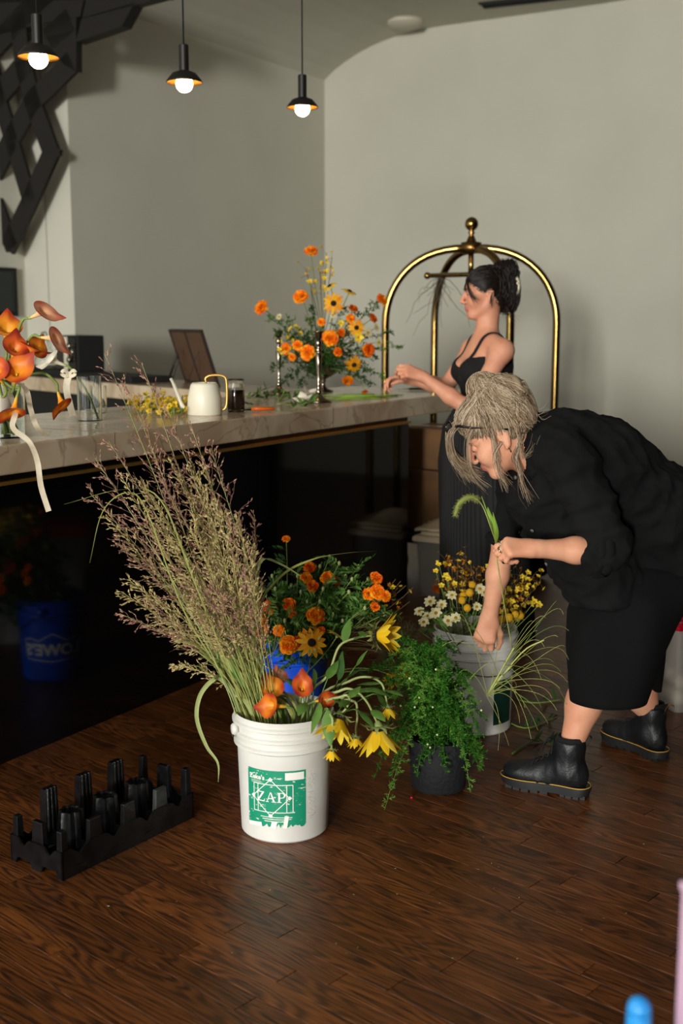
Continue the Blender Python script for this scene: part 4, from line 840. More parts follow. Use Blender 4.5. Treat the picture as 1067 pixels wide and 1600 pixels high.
def calla(parent, stem_pts, p, axis, front, size, pal, nm='calla_lily', stem_r=.0042, flare=1.0):
    """one calla: stem plus spathe and spadix; axis points out of the funnel, front is the open side"""
    axis = Vector(axis).normalized(); fr = Vector(front); fr = (fr - axis * fr.dot(axis)).normalized(); sd_ = axis.cross(fr); p = Vector(p); n, K = 28, 14; mb = MB(); cols = []; c = [srgb(*q) for q in PAL[pal]]
    for k in range(K + 1):
        u = k / K
        for j in range(n):
            a = 2 * math.pi * j / n; back = .5 - .5 * math.cos(a); seam = max(0, math.cos(a)) ** 3         # a=0 is the open front
            h = size * (u * (.62 + .3 * back)); r_ = size * (.05 + .06 * u + flare * .19 * (max(0, u - .35) / .65) ** 1.7); curl = size * max(0, u - .78) / .22
            q = p + axis * (h - curl * .16 * (1.3 - back)) + (fr * math.cos(a) + sd_ * math.sin(a)) * (r_ + curl * .13 * flare); tipk = math.exp(-((abs(a - math.pi)) / .3) ** 2)
            q = q + (axis * .8 - fr * .5) * size * .26 * tipk * u ** 4; mb.v.append(tuple(q))
            x = u + .08 * math.sin(a * 3 + size * 50); 
            e = c[0] if x < 0 else None
            seg = float(np.interp(x, [0, .3, .78, 1.02], [0, 1, 2, 2.999])); i = int(seg); f = seg - i; f = f ** (1.5 if i == 2 else 1); cols.append(tuple(lerp(c[i][m_], c[i + 1][m_], f) for m_ in range(3)) + (1,))
    for k in range(K):
        for j in range(n): mb.f.append((k * n + j, k * n + (j + 1) % n, (k + 1) * n + (j + 1) % n, (k + 1) * n + j)); mb.mi.append(0)
    root = parent
    MB().tube(stem_pts + [p + axis * size * .05], [stem_r] * len(stem_pts) + [size * .06], 8).build('stem', G_stem, root)
    o = mb.build('spathe', M_spathe, root); ca = o.data.color_attributes.new('Col', 'FLOAT_COLOR', 'POINT'); ca.data.foreach_set('color', [v for q in cols for v in q])
    MB().tube([p + axis * size * .08, p + axis * size * .3, p + axis * size * .46], [size * .05, size * .045, size * .02], 8).build('spadix', M_spadix, root)
for lab, p, ax, fr, sz, pal in (('orange calla lily lying across the rim of the green labelled bucket', P(448, 1104, 3.28), (-1, -.2, .12), (-.2, -1, .5), .085, 'orange'), ('red and yellow calla lily upright in the green labelled bucket', P(432, 1100, 3.33), (-.25, -.1, 1), (.3, -1, .1), .085, 'yellow'), ('dusky pink calla lily folded in the green labelled bucket', P(470, 1090, 3.36), (.1, -.3, .7), (.2, -1, .2), .075, 'red'), ('pale green calla bud upright in the green labelled bucket', P(436, 1075, 3.4), (.1, 0, 1), (.5, -.8, 0), .06, 'peach'), ('pink tipped calla lily by the sunflower leaves', P(492, 1096, 3.3), (.7, -.3, .2), (.1, -1, .2), .06, 'red')):
    bs = BK + V(U(-.03, .05), U(-.04, .04), .02); t = thing('calla_lily', lab, 'calla lily', bs, 'callas in the front white bucket'); calla(t, bez(bs, bs + ZU * .25, Vector(p) - Vector(ax).normalized() * .06, p, 8), p, ax, fr, sz, pal)
# ------------------------------------------------------------------ marigolds and rudbeckia in the blue bucket
gm = 'marigolds in the blue bucket'
ML = [(447, 842, 4.3, .014, 0), (484, 886, 4.3, .022, 1), (478, 903, 4.25, .022, 0), (512, 903, 4.25, .026, 0), (488, 916, 4.22, .022, 1), (527, 908, 4.3, .02, 1), (421, 948, 4.15, .026, 1), (404, 948, 4.2, .02, 1), (407, 968, 4.1, .024, 0), (399, 985, 4.1, .022, 1), (410, 984, 4.08, .02, 0), (452, 944, 4.15, .024, 1), (456, 958, 4.15, .016, 1), (493, 962, 4.08, .03, 0), (436, 985, 4.04, .02, 0), (450, 1008, 4.0, .031, 0), (471, 1003, 4.02, .026, 1), (502, 985, 4.05, .014, 1), (590, 925, 4.1, .026, 0), (577, 928, 4.12, .022, 0), (602, 931, 4.1, .02, 0), (588, 903, 4.15, .022, 1), (586, 948, 4.1, .016, 1), (380, 935, 4.2, .018, 1), (390, 960, 4.2, .018, 0)]
for k, (px, py, Y, sz, dk) in enumerate(ML):
    sz *= 1.12; p = P(px, py, Y); out = (p - (BB + ZU * .3)); out.normalize(); d = (out * .6 + V(0, -.75, .45)); base = in_bucket(BB, .08, .016)
    lab = 'deep orange marigold in the blue bucket' if dk else 'bright orange marigold in the blue bucket'
    if k == 0: lab = 'small orange marigold on the tallest stem above the blue bucket'
    if k in (18, 19, 20, 21, 22): lab = 'orange marigold leaning out of the blue bucket toward the yellow flower bucket'
    flower('marigold', lab, 'marigold', base, p, d, sz, random.choice(MARID if dk else MARI), gm, .002, CALYX, 9, 'pinnate', random.choice((G_leaf, G_dark, G_leaf)), .07, bend=.3, lo=.5)
for px, py, Y, dk in ((515, 870, 4.3, 0), (560, 885, 4.28, 0), (540, 900, 4.25, 1), (525, 930, 4.2, 1), (548, 945, 4.2, 0), (470, 925, 4.2, 1), (440, 930, 4.2, 0), (432, 960, 4.1, 1), (515, 950, 4.15, 0), (465, 975, 4.05, 1), (535, 970, 4.15, 1), (425, 900, 4.3, 0), (500, 885, 4.3, 1), (560, 930, 4.2, 0), (600, 960, 4.15, 0), (480, 940, 4.15, 0), (455, 915, 4.25, 1), (575, 905, 4.25, 0), (530, 880, 4.2, 0), (550, 905, 4.15, 0), (505, 920, 4.1, 0), (520, 960, 4.05, 0), (545, 925, 4.1, 0), (465, 900, 4.2, 0), (430, 920, 4.15, 0), (445, 970, 4.0, 0), (500, 940, 4.05, 0), (570, 950, 4.1, 0), (590, 940, 4.15, 0), (415, 930, 4.1, 0)):
    p = P(px, py, Y); base = in_bucket(BB, .08, .016); t = thing('marigold_sprig', 'leafy green marigold sprig with a small bud in the blue bucket', 'foliage sprig', base, 'leafy sprigs in the blue bucket'); pts = stem_to(base, p, p - BB - ZU * .25, .3); MB().tube(pts, .0018, 5).build('stem', G_stem, t)
    for i in range(14):
        f = .45 + .55 * i / 13; k = min(int(f * 10), 9); mb = MB(); pinnate(mb, pts[k].lerp(pts[k + 1], f * 10 - k), V(random.gauss(0, 1), random.gauss(0, 1), U(-.1, 1)), U(.05, .09), 5, .008); mb.build('leaf', G_dark if dk else G_leaf, t)
    MB().ball(pts[-1], (.006, .006, .009), 8, 6).build('bud', G_pale, t)
gr = 'black eyed susans in the blue bucket'
for lab, px, py, Y, d, sz, me in (('amber black eyed susan with a dark centre facing forward over the blue bucket', 487, 1004, 3.98, (.15, -1, .25), .055, RUD[0]), ('amber black eyed susan seen side on behind the dark centred one', 483, 985, 4.05, (-.2, -.3, 1), .045, RUD[1]), ('yellow black eyed susan facing away above the bucket', 528, 992, 4.02, (.5, .3, .8), .042, SUN[0]), ('faded amber black eyed susan low between the buckets', 615, 1062, 3.95, (.3, -.8, -.2), .04, RUD[1]), ('small amber black eyed susan by the fern', 638, 1046, 3.98, (.6, -.6, .2), .035, RUD[0])):
    p = P(px, py, Y); base = in_bucket(BB, .07, .016); flower('black_eyed_susan', lab, 'black eyed susan', base, p, d, sz, me, gr, .0026, SEP, 3, 'leaf', G_dark, .06, bend=.3)
# feathery grass between the buckets
for k in range(9):
    c_ = P(605 + U(-10, 75), 1015 + U(-35, 45), 4.0 + U(-.06, .1)); base = in_bucket(BB, .07, .016); t = thing('smoke_grass_plume', 'fine brownish smoke grass plume between the blue bucket and the fern', 'grass plume', base, 'smoke grass plumes')
    MB().tube(bez(base, base + ZU * .4, c_ - V(.08, 0, -.06), c_, 8), .0014, 4).build('stem', F_smoke, t); mb = MB()
    for i in range(150):
        a = c_ + rndv() * .02; b = c_ + rndv() * U(.03, .085); mb.tube([a, a.lerp(b, .5) + rndv() * .012, b], .00045, 3, cap=False)
    mb.build('plume', F_smoke, t)
# ------------------------------------------------------------------ asparagus fern in a black pot
PT = Vector((.318, 3.70, 0)); tp = thing('potted_asparagus_fern', 'bushy asparagus fern trailing over a dented black pot', 'potted plant', PT)
vs = []; n = 40; mb = MB()
for z, r_ in ((0, .082), (.004, .088), (.08, .094), (.17, .101), (.172, .096), (.02, .08), (.016, 0.001)):
    for j in range(n): a = 2 * math.pi * j / n; q = r_ * (1 + .02 * math.sin(a * 5 + z * 40)); vs.append(PT + V(q * math.cos(a), q * math.sin(a), z))
mb.add(vs, [(i * n + j, i * n + (j + 1) % n, (i + 1) * n + (j + 1) % n, (i + 1) * n + j) for i in range(6) for j in range(n)] + [tuple(range(n - 1, -1, -1))]); mb.build('pot', mat('black_fabric_pot', (20, 21, 24), .8, bump=.5, bscale=70), tp)
MB().lathe([(0, .14), (.085, .145), (.088, .15), (0, .16)], 24, PT).build('soil', mat('soil', (30, 22, 16), 1, bump=.8, bscale=120), tp)
def fern_frond(parent, pts, step=.010, bl=.05, nl=.011, m=G_fern, nm='frond', full=1.0, needle_w=.0013):
    L = sum((pts[i + 1] - pts[i]).length for i in range(len(pts) - 1)); n = max(6, int(L / step)); mb = MB(); mb.tube(pts, [.0016 - .0011 * i / (len(pts) - 1) for i in range(len(pts))], 4, cap=False); K = len(pts) - 1
    for i in range(n):
        f = .12 + .88 * i / n; k = min(int(f * K), K - 1); q = pts[k].lerp(pts[k + 1], f * K - k); tg = (pts[k + 1] - pts[k]).normalized(); e = (tg * .55 + rndv()).normalized(); b_ = bl * (1.05 - .7 * f) * U(.6, 1.2)
        end = q + e * b_; mb.tube([q, end], [.0005, .0003], 3, cap=False)
        m_ = max(3, int(full * b_ / .0036))
        for j in range(m_):
            s_ = q.lerp(end, (j + .5) / m_)
            for r_ in range(3): d = (e * .6 + rndv()).normalized(); x = d.orthogonal().normalized() * needle_w; l_ = nl * U(.6, 1.2); mb.add([s_ - x * .6, s_ + x * .6, s_ + d * l_ * .6 + x, s_ + d * l_, s_ + d * l_ * .6 - x], [(0, 1, 2, 3, 4)])
    return mb.build(nm, m, parent, smooth=False)
top = PT + ZU * .155
FT = [(600, 1268, 3.5), (612, 1215, 3.52), (604, 1165, 3.55), (585, 1215, 3.55), (735, 1238, 3.55), (728, 1190, 3.52), (760, 1128, 3.62), (752, 1165, 3.58), (745, 1100, 3.6), (690, 1150, 3.5), (660, 1155, 3.5), (705, 1130, 3.5), (650, 1100, 3.5), (640, 1010, 3.75), (665, 1025, 3.7), (690, 1015, 3.65), (610, 1030, 3.8), (595, 1075, 3.7), (580, 1120, 3.7), (570, 1050, 3.75), (625, 1060, 3.65), (705, 1050, 3.6), (725, 1075, 3.62), (740, 1060, 3.7), (680, 1070, 3.55), (655, 1055, 3.6), (700, 1095, 3.5), (630, 1120, 3.52), (615, 1090, 3.6), (670, 1110, 3.48), (720, 1140, 3.5), (640, 1150, 3.5), (680, 1035, 3.7), (710, 1020, 3.75), (600, 1140, 3.6), (750, 1190, 3.6), (660, 1080, 3.52), (640, 1035, 3.7), (620, 1005, 3.85), (590, 1000, 3.85), (735, 1120, 3.55), (690, 1120, 3.48), (620, 1155, 3.52), (575, 1090, 3.72), (650, 1130, 3.48), (708, 1165, 3.52), (672, 1060, 3.56), (698, 1072, 3.56)]
for k, (px, py, Y) in enumerate(FT):
    tip = P(px, py, Y); st = top + V(U(-.05, .05), U(-.05, .05), 0); rise = max(.05, .13 - (.35 - tip.z) * .1) + U(0, .05); mid_ = st.lerp(tip, .45) + ZU * rise
    pts = bez(st, st + ZU * (.1 + rise * .6), mid_ + (tip - st) * .2 + ZU * .02, tip, 10); fern_frond(tp, pts, m=G_fern if k % 4 else G_fernl, full=1.0)
for k in range(16):
    a = U(0, 6.28); st = top + V(.05 * math.cos(a), .05 * math.sin(a), 0); e = PT + V(.14 * math.cos(a), .14 * math.sin(a) , .13 + U(-.06, .07)); fern_frond(tp, bez(st, st + ZU * .06, e + ZU * .07, e, 8), m=G_fern if k % 3 else G_fernl, step=.009)
for px, py in ((648, 1105), (655, 1090), (668, 1163), (672, 1168), (676, 1105), (604, 1085), (626, 1103), (681, 1046), (752, 1110), (640, 1060), (683, 1148)): MB().ball(P(px, py, 3.52), .0036, 8, 6).build('berry', F_wax, tp)
# ------------------------------------------------------------------ yellow and white flowers in the rear bucket
gy = 'mixed flowers in the rear white bucket'
def rb(px, py, Y): return P(px, py, Y)
for k, (px, py, Y, sz, kd) in enumerate([(655, 955, 4.25, .022, 'c'), (672, 940, 4.2, .024, 'c'), (681, 958, 4.15, .026, 'c'), (700, 970, 4.12, .024, 'c'), (690, 945, 4.2, .022, 'c'), (706, 930, 4.25, .022, 'c'), (750, 920, 4.2, .024, 'c'), (757, 926, 4.2, .02, 'c'), (668, 962, 4.2, .02, 'c'), (712, 965, 4.1, .022, 'c'), (662, 972, 4.15, .022, 'c'), (745, 948, 4.15, .02, 'c'),
        (734, 926, 4.15, .015, 'b'), (724, 930, 4.15, .013, 'b'), (722, 938, 4.12, .014, 'b'), (738, 914, 4.2, .014, 'b'), (730, 950, 4.1, .014, 'b'), (795, 965, 4.1, .016, 'b'), (805, 960, 4.12, .014, 'b'), (813, 962, 4.15, .014, 'b'), (785, 968, 4.1, .016, 'b'), (790, 955, 4.15, .012, 'b'),
        (681, 892, 4.3, .013, 'y'), (686, 882, 4.3, .011, 'y'), (697, 900, 4.28, .016, 'y'), (700, 905, 4.25, .014, 'y'), (690, 915, 4.25, .014, 'y'), (710, 912, 4.25, .013, 'y'), (842, 945, 4.15, .016, 'y'), (835, 940, 4.15, .014, 'y'), (780, 955, 4.12, .016, 'y'), (800, 940, 4.2, .014, 'y'), (825, 895, 4.3, .014, 'y'), (762, 885, 4.3, .013, 'y'), (770, 900, 4.3, .014, 'y')]):
    p = rb(px, py, Y); base = in_bucket(BR, .09, .016); d = ((p - BR - ZU * .2).normalized() * .6 + V(0, -.8, .4))
    if kd == 'c': flower('white_cosmos', 'cream white cosmos with a yellow eye in the rear white bucket', 'cosmos', base, p, d, sz, random.choice(COSM), gy, .0016, None, 3, 'pinnate', G_leaf, .06)
    elif kd == 'y': flower('yellow_buttercup', 'small bright yellow flower in the rear white bucket', 'flower', base, p, d, sz, random.choice(BTN), gy, .0014, None, 2, 'pinnate', G_stem, .05)
    else:
        t = thing('craspedia', 'round golden button flower in the rear white bucket', 'button flower', base, gy); MB().tube(stem_to(base, p, d), .0016, 5).build('stem', G_stem, t); MB().ball(p, sz, 14, 10, jit=.05).build('bloom', F_butt, t)
def spray(name, lab, cat, base, p, group, mes, n, sz, sp, smat, parent=None):
    t = parent or thing(name, lab, cat, base, group); base, p = Vector(base), Vector(p); pts = bez(base, base + ZU * (p.z - base.z) * .5, p - (p - base) * .2, p, 10); mb = MB(); mb.tube(pts, .0016, 5); pos = []
    for i in range(n):
        f = .68 + .32 * i / n; k = min(int(f * 10), 9); q = pts[k].lerp(pts[k + 1], f * 10 - k); e = q + (rndv() + ZU * .4) * sp * U(.4, 1); mb.tube([q, q.lerp(e, .5) + ZU * .004, e], .0008, 3, cap=False); pos.append((e, e - q))
    mb.build('stem', smat, t)
    for e, d in pos: place(random.choice(mes), 'floret', t, e, d.normalized() + rndv() * .4, sz * U(.7, 1.3))
    return t
for px, py, Y, lab in ((715, 872, 4.35, 0), (735, 880, 4.35, 0), (705, 885, 4.35, 0), (722, 892, 4.3, 0), (745, 893, 4.35, 0), (728, 868, 4.4, 0), (700, 872, 4.4, 0), (815, 890, 4.35, 1), (835, 897, 4.35, 1), (820, 915, 4.3, 1), (845, 905, 4.35, 1), (805, 900, 4.3, 1), (830, 925, 4.3, 1), (795, 925, 4.25, 1)):
    spray('bronze_spray', 'spray of tiny bronze florets rising beside the reaching arm' if not lab else 'spray of tiny golden florets on the far side of the reaching arm', 'flower spray', in_bucket(BR, .08, .016), P(px, py, Y), gy, (BRZ + BTN[:1]) if not lab else (BTN + BRZ[:1]), 16, .0105, .05, mat('brown_stem', (92, 66, 38), .7))
for px, py, Y in ((745, 985, 4.1), (700, 985, 4.08), (688, 975, 4.1), (760, 960, 4.2), (720, 955, 4.15), (668, 955, 4.2), (775, 975, 4.12), (735, 970, 4.1), (705, 950, 4.15), (655, 985, 4.1)):
    base = in_bucket(BR, .08, .016); p = P(px, py, Y); t = thing('leafy_sprig', 'green leafy sprig filling the rear white bucket', 'foliage sprig', base, 'leafy sprigs in the rear bucket'); pts = stem_to(base, p, p - BR - ZU * .2); MB().tube(pts, .0016, 5).build('stem', G_stem, t)
    for i in range(10): f = .55 + .45 * i / 9; k = min(int(f * 10), 9); mb = MB(); leaf(mb, pts[k].lerp(pts[k + 1], f * 10 - k), V(random.gauss(0, 1), random.gauss(0, 1), U(.1, 1)), U(.04, .07), .01, droop=.5); mb.build('leaf', G_leaf if i % 2 else G_dark, t)
for px, py in ((626, 908), (634, 915), (645, 918), (618, 905), (640, 940), (622, 918)): spray('bronze_spray', 'small golden floret spray leaning out beyond the orange marigolds', 'flower spray', in_bucket(BB, .07, .016), P(px, py, 4.2), 'golden sprays beyond the marigolds', BTN + BRZ, 5, .011, .03, MAT['brown_stem'])
# orange flowers inside the frosted bin
for k in range(5):
    p = cBin + V(-.09 + .05 * k, -.10 + .02 * (k % 2), .055 + .05 * (k % 2)); t = thing('marigold', 'orange marigold head inside the frosted bin', 'marigold', p - ZU * .04, 'marigold heads in the frosted bin'); place(MARI[k % 3], 'bloom', t, p, (0, -.5, 1), .045); place(CALYX, 'calyx', t, p, (0, -.5, 1), .045)
# ------------------------------------------------------------------ arrangement on the bar
AC = PZ(505, 612, SLZ1); t = thing('flower_arrangement', 'big orange and yellow flower arrangement in a silver footed bowl on the bar', 'flower arrangement', AC)
MB().lathe([(0, 0), (.052, 0), (.055, .006), (.03, .016), (.013, .03), (.011, .05), (.018, .056), (.012, .064), (.03, .075), (.075, .10), (.092, .135), (.095, .14), (.088, .136), (.07, .105), (0, .085)], 36, AC).build('footed_bowl', M_silver, t)
rimA = AC + ZU * .135
def arr_stem(p, d, r_=.0018): pts = bez(rimA + V(U(-.05, .05), U(-.04, .04), -.03), rimA.lerp(p, .4) + ZU * .04, Vector(p) - Vector(d).normalized() * .05, p, 8); return pts
AL = [(486, 392, 6.1, .035, 'm', (0, -.6, .8)), (408, 480, 6.05, .04, 'm', (-.7, -.6, .5)), (470, 463, 6.0, .04, 'm', (-.3, -.8, .6)), (597, 468, 6.1, .033, 'm', (.7, -.5, .5)), (480, 551, 5.95, .04, 'm', (-.2, -1, 0)), (516, 528, 5.95, .042, 'm', (.2, -1, .1)), (446, 545, 6.0, .03, 'm', (-.5, -.8, .1)), (465, 540, 6.0, .028, 'm', (-.2, -1, .3)), (502, 503, 6.05, .022, 'm', (0, -1, .4)), (552, 482, 6.1, .028, 'd', (.4, -.4, .8)), (583, 497, 6.1, .028, 'd', (.8, -.3, .5)), (548, 498, 6.05, .026, 'm', (.2, -.9, .4)), (576, 547, 6.0, .036, 'd', (.5, -.8, -.1)), (533, 520, 6.02, .024, 'd', (.3, -.9, .2)), (543, 595, 6.0, .03, 'm', (.1, -.7, -.6)), (570, 612, 5.98, .018, 'm', (.1, -.3, -1)), (456, 558, 6.0, .022, 'm', (-.4, -.8, -.3)), (528, 550, 6.0, .024, 'd', (0, -1, -.2)),
      (521, 474, 6.0, .056, 's', (-.1, -1, .15)), (515, 447, 6.1, .045, 'S', (-.5, -.3, .8)), (546, 455, 6.1, .045, 'S', (.4, -.3, .9)), (557, 512, 6.0, .045, 's', (.1, -1, -.1)), (553, 570, 5.98, .05, 's', (.3, -.8, -.5)), (575, 520, 6.02, .028, 'c', (.5, -.8, .2)), (592, 535, 6.05, .026, 'c', (.6, -.8, 0)), (588, 512, 6.1, .022, 'c', (.7, -.7, .4)), (436, 495, 6.1, .02, 'c', (-.5, -.8, .4)), (520, 492, 6.05, .02, 'c', (0, -1, .3)), (560, 527, 5.98, .03, 'y', (.2, -1, 0)), (533, 505, 6.0, .02, 'y', (.2, -1, .3)), (484, 440, 6.1, .018, 'y', (0, -.8, .6)), (507, 435, 6.1, .016, 'y', (0, -.8, .6))]
KM = {'m': (MARI, 'marigold'), 'd': (MARID, 'marigold'), 's': (RUD, 'black_eyed_susan'), 'S': (SUN, 'yellow_daisy'), 'c': (COSM, 'cream_cosmos'), 'y': (BTN, 'yellow_button')}
for px, py, Y, sz, kd, d in AL:
    p = P(px, py, Y); mes, nm = KM[kd]; f = place(random.choice(mes), nm, t, p, d, sz); MB().tube(arr_stem(p - Vector(d).normalized() * sz * .3, d), .002, 5).build('stem', G_stem, t)
    if kd in 'md': place(CALYX, 'calyx', t, p, d, sz)
for px, py, Y in ((430, 520, 6.05), (425, 575, 6.0), (440, 600, 6.0), (455, 585, 5.98), (470, 600, 5.98), (460, 520, 6.1), (480, 500, 6.12), (450, 500, 6.1), (500, 520, 6.1), (540, 540, 6.05), (520, 570, 6.0), (500, 585, 5.98), (560, 590, 6.0), (575, 580, 6.0), (590, 560, 6.05), (600, 590, 6.05), (580, 600, 6.0), (610, 520, 6.1), (627, 545, 6.1), (560, 490, 6.1), (535, 560, 6.0), (490, 570, 5.98), (475, 525, 6.05), (445, 560, 6.0), (590, 475, 6.12), (420, 500, 6.08), (505, 540, 6.1), (485, 480, 6.12), (540, 480, 6.12), (565, 550, 6.05), (545, 520, 6.1), (510, 555, 6.1)):
    p = P(px, py, Y); fern_frond(t, bez(rimA + rndv() * .03, rimA.lerp(p, .35) + ZU * .06, p + ZU * .02, p, 8), .02, .06, .016, G_dark if px % 3 else G_leaf, 'greenery', .45, .0026)
for px, py in ((510, 395), (518, 405), (478, 420), (500, 425)): spray('', '', '', rimA, P(px, py, 6.08), None, BTN, 9, .012, .05, MAT['brown_stem'], parent=t)
for px, py in ((440, 530), (455, 515), (450, 548), (437, 550)): spray('', '', '', rimA, P(px, py, 6.0), None, BTN, 8, .014, .045, G_stem, parent=t)
# cut stems, sprigs and loose blooms lying on the bar
gc = 'cut stems on the bar'
for k in range(6):
    a = PZ(503 + 6 * k, 619 + (k * 3 % 7) * 1.2, SLZ1) + ZU * .004; b = PZ(585 + 9 * k, 617 + (k * 5 % 6) * 1.3, SLZ1) + ZU * .004; t = thing('cut_stem', 'bright green cut stem lying on the marble before the arrangement', 'cut stem', a, gc); MB().tube([a, a.lerp(b, .5) + ZU * .003, b], .0024, 6).build('stem', leafmat('bright_stem', (116, 160, 40), (150, 186, 66), .15), t)
for k, (px, py) in enumerate(((392, 625), (400, 615), (420, 625), (435, 632), (450, 628), (465, 634), (480, 638), (395, 635), (430, 620), (455, 640))):
    a = PZ(px, py, SLZ1) + ZU * .006; t = thing('leafy_sprig', 'dark leafy sprig lying on the bar behind the orange knife', 'foliage sprig', a, 'sprigs on the bar'); e = V(U(-1, 1), U(-.6, .6), .12).normalized(); MB().tube([a, a + e * .06, a + e * .12], .0018, 5).build('stem', G_stem, t)
    for i in range(9): mb = MB(); q = a + e * .013 * i; leaf(mb, q, V(U(-1, 1), U(-1, 1), U(.2, 1)), U(.03, .05), .014, droop=.5); mb.build('leaf', G_dark if i % 2 else G_leaf, t)
for k, (px, py) in enumerate([(x_, y_) for x_, y_ in ((212, 640), (222, 632), (230, 645), (238, 634), (246, 642), (252, 630), (258, 640), (266, 634), (272, 643), (280, 636), (288, 642), (245, 650), (262, 650), (278, 649), (225, 648), (292, 634))]):
    a = PZ(px, py, SLZ1) + ZU * .004; t = thing('yellow_flower_sprig', 'yellow flower sprig lying in the pile on the bar beside the watering can', 'flower sprig', a, 'yellow sprigs piled on the bar'); mb = MB(); mb.tube([a - V(.06, .01, 0), a + ZU * .01, a + V(.04, 0, .03)], .0015, 5); mb.build('stem', G_stem, t)
    for i in range(6): q = a + V(U(-.045, .045), U(-.03, .03), U(.01, .05)); place(random.choice(BTN), 'floret', t, q, rndv() + ZU * .7 - V(0, .5, 0), U(.012, .018))
    mb = MB(); pinnate(mb, a, V(U(-1, 1), U(-1, 1), .4), .06); mb.build('leaf', G_leaf, t)
for k, (px, py) in enumerate(((482, 612), (474, 622))):
    a = PZ(px, py + 8, SLZ1); t = thing('white_bloom', ('white bloom propped against the nearer candlestick', 'white bloom lying flat on the marble beside a candlestick')[k], 'flower', a); q = a + ZU * .035; mb = MB()
    for i in range(7): an_ = i * .9; e = V(math.cos(an_), math.sin(an_) - .4, .5 + .2 * (i % 3)); leaf(mb, q - ZU * .02, e, .055, .045, droop=.8, n=6, fold=.2)
    mb.build('bloom', mat('white_petal', (232, 226, 208), .6), t); MB().tube([q - ZU * .02, a + V(.05, .02, .004)], .003, 6).build('stem', G_stem, t)
# ------------------------------------------------------------------ calla bouquet in a glass vase
VC = PZ(8, 683, SLZ1); glass_vessel('glass_vase', 'clear glass cylinder vase holding the calla lily bouquet', 'vase', VC, [(.066, 0), (.067, .08), (.067, .17)], .003)
MB().lathe([(0, .006), (.062, .006), (.062, .07), (0, .07)], 28, VC).build('vase_water', M_water, loc=VC, sharp=40); tag(bpy.data.objects['vase_water'], 'clear water in the calla bouquet vase', 'water')
t = thing('calla_bouquet', 'bouquet of orange and pink calla lilies tied with cream ribbon', 'bouquet', VC + ZU * .01); NK = VC + V(-.01, 0, .165)
for k, (px, py, Y, ax, fr, sz, pal, via) in enumerate(((46, 497, 3.6, (.9, -.1, .35), (.3, -.6, .8), .10, 'peach', (22, 540)), (10, 545, 3.62, (.1, -.1, 1), (.3, -1, .2), .12, 'yellow', (6, 580)), (18, 568, 3.56, (.3, -.2, .9), (.5, -1, .1), .10, 'red', (12, 590)), (30, 563, 3.58, (.75, -.1, .6), (.2, .2, 1), .105, 'red', (16, 585)), (42, 563, 3.6, (.7, 0, .75), (.6, -.6, .2), .09, 'yellow', (20, 590)), (62, 527, 3.6, (1, -.1, -.1), (0, -.5, 1), .095, 'peach', (25, 560)), (22, 602, 3.5, (.35, -.5, .75), (.0, -1, .5), .11, 'orange', (12, 612)), (5, 600, 3.48, (-.2, -.5, .8), (.2, -1, .4), .10, 'red', (4, 620)), (90, 610, 3.55, (.25, -.1, -1), (.9, -.4, 0), .085, 'orange', (60, 583)), (27, 618, 3.48, (-.25, -.2, -1), (.8, -.6, 0), .095, 'orange', (20, 606)), (-15, 560, 3.6, (-.3, 0, 1), (.2, -1, .2), .1, 'orange', (-4, 590)))):
    p = P(px, py, Y); v_ = P(via[0], via[1], (Y + 3.6) / 2); foot = VC + V(U(-.035, .035), U(-.035, .035), .012); axn = Vector(ax).normalized()
    mid_ = NK + rndv() * .012; calla(t, spline([foot, mid_, v_, p - axn * .025, p], 6), p, ax, fr, sz * .9, pal)
MB().lathe([(.034, -.05), (.037, -.045), (.036, -.02), (.038, 0), (.036, .03), (.038, .05), (.034, .054)], 24, NK - ZU * .035).build('ribbon_wrap', mat('blush_satin', (224, 206, 192), .45), t)
def ribbon_tail(pts, w_, m=M_ribbon): MB().ribbon(spline(pts, 8), w_, side=V(1, .45, 0), fold=.05).build('ribbon_tail', m, t)
eA = SF + D * .05 + ZU * (SLZ1 + .004)
ribbon_tail([NK + V(.03, -.03, 0), P(24, 640, 3.5), P(20, 668, 3.45), P(45, 690, 3.46), P(58, 720, 3.40), P(64, 760, 3.4), P(76, 799, 3.4)], .016)
ribbon_tail([NK + V(.035, 0, .02), P(40, 608, 3.6), P(48, 640, 3.66), P(58, 668, 3.68), PZ(76, 684, SLZ1) + ZU * .005], .016)
# white calla in the vase on the bar
vb_ = PZ(141, 657, SLZ1); t = thing('white_calla', 'white calla tied with a cream ribbon bow leaning in the cylinder vase', 'calla lily', vb_ + ZU * .006); p = P(103, 571, vb_.y - .02)
calla(t, spline([vb_ + V(.03, 0, .006), vb_ + V(0, 0, .09), P(122, 590, vb_.y), P(110, 575, vb_.y - .02), p], 5), p, (-1, -.1, .35), (-.2, -.6, .8), .10, 'white')
kn = P(108, 584, vb_.y - .03)
MB().ribbon(spline([kn, kn + V(-.01, -.01, -.05), kn + V(.0, -.01, -.11), kn + V(.01, -.01, -.155)], 6), .024, side=V(1, .2, 0), fold=.1).build('ribbon_tail', M_ribbon, t)
for sg in (-1, 1): MB().ribbon(spline([kn, kn + V(.016 * sg, -.008, .012), kn + V(.026 * sg, -.01, .002), kn + V(.012 * sg, -.01, -.008), kn], 5), .014, side=V(0, .4, 1)).build('bow_loop', M_ribbon, t)
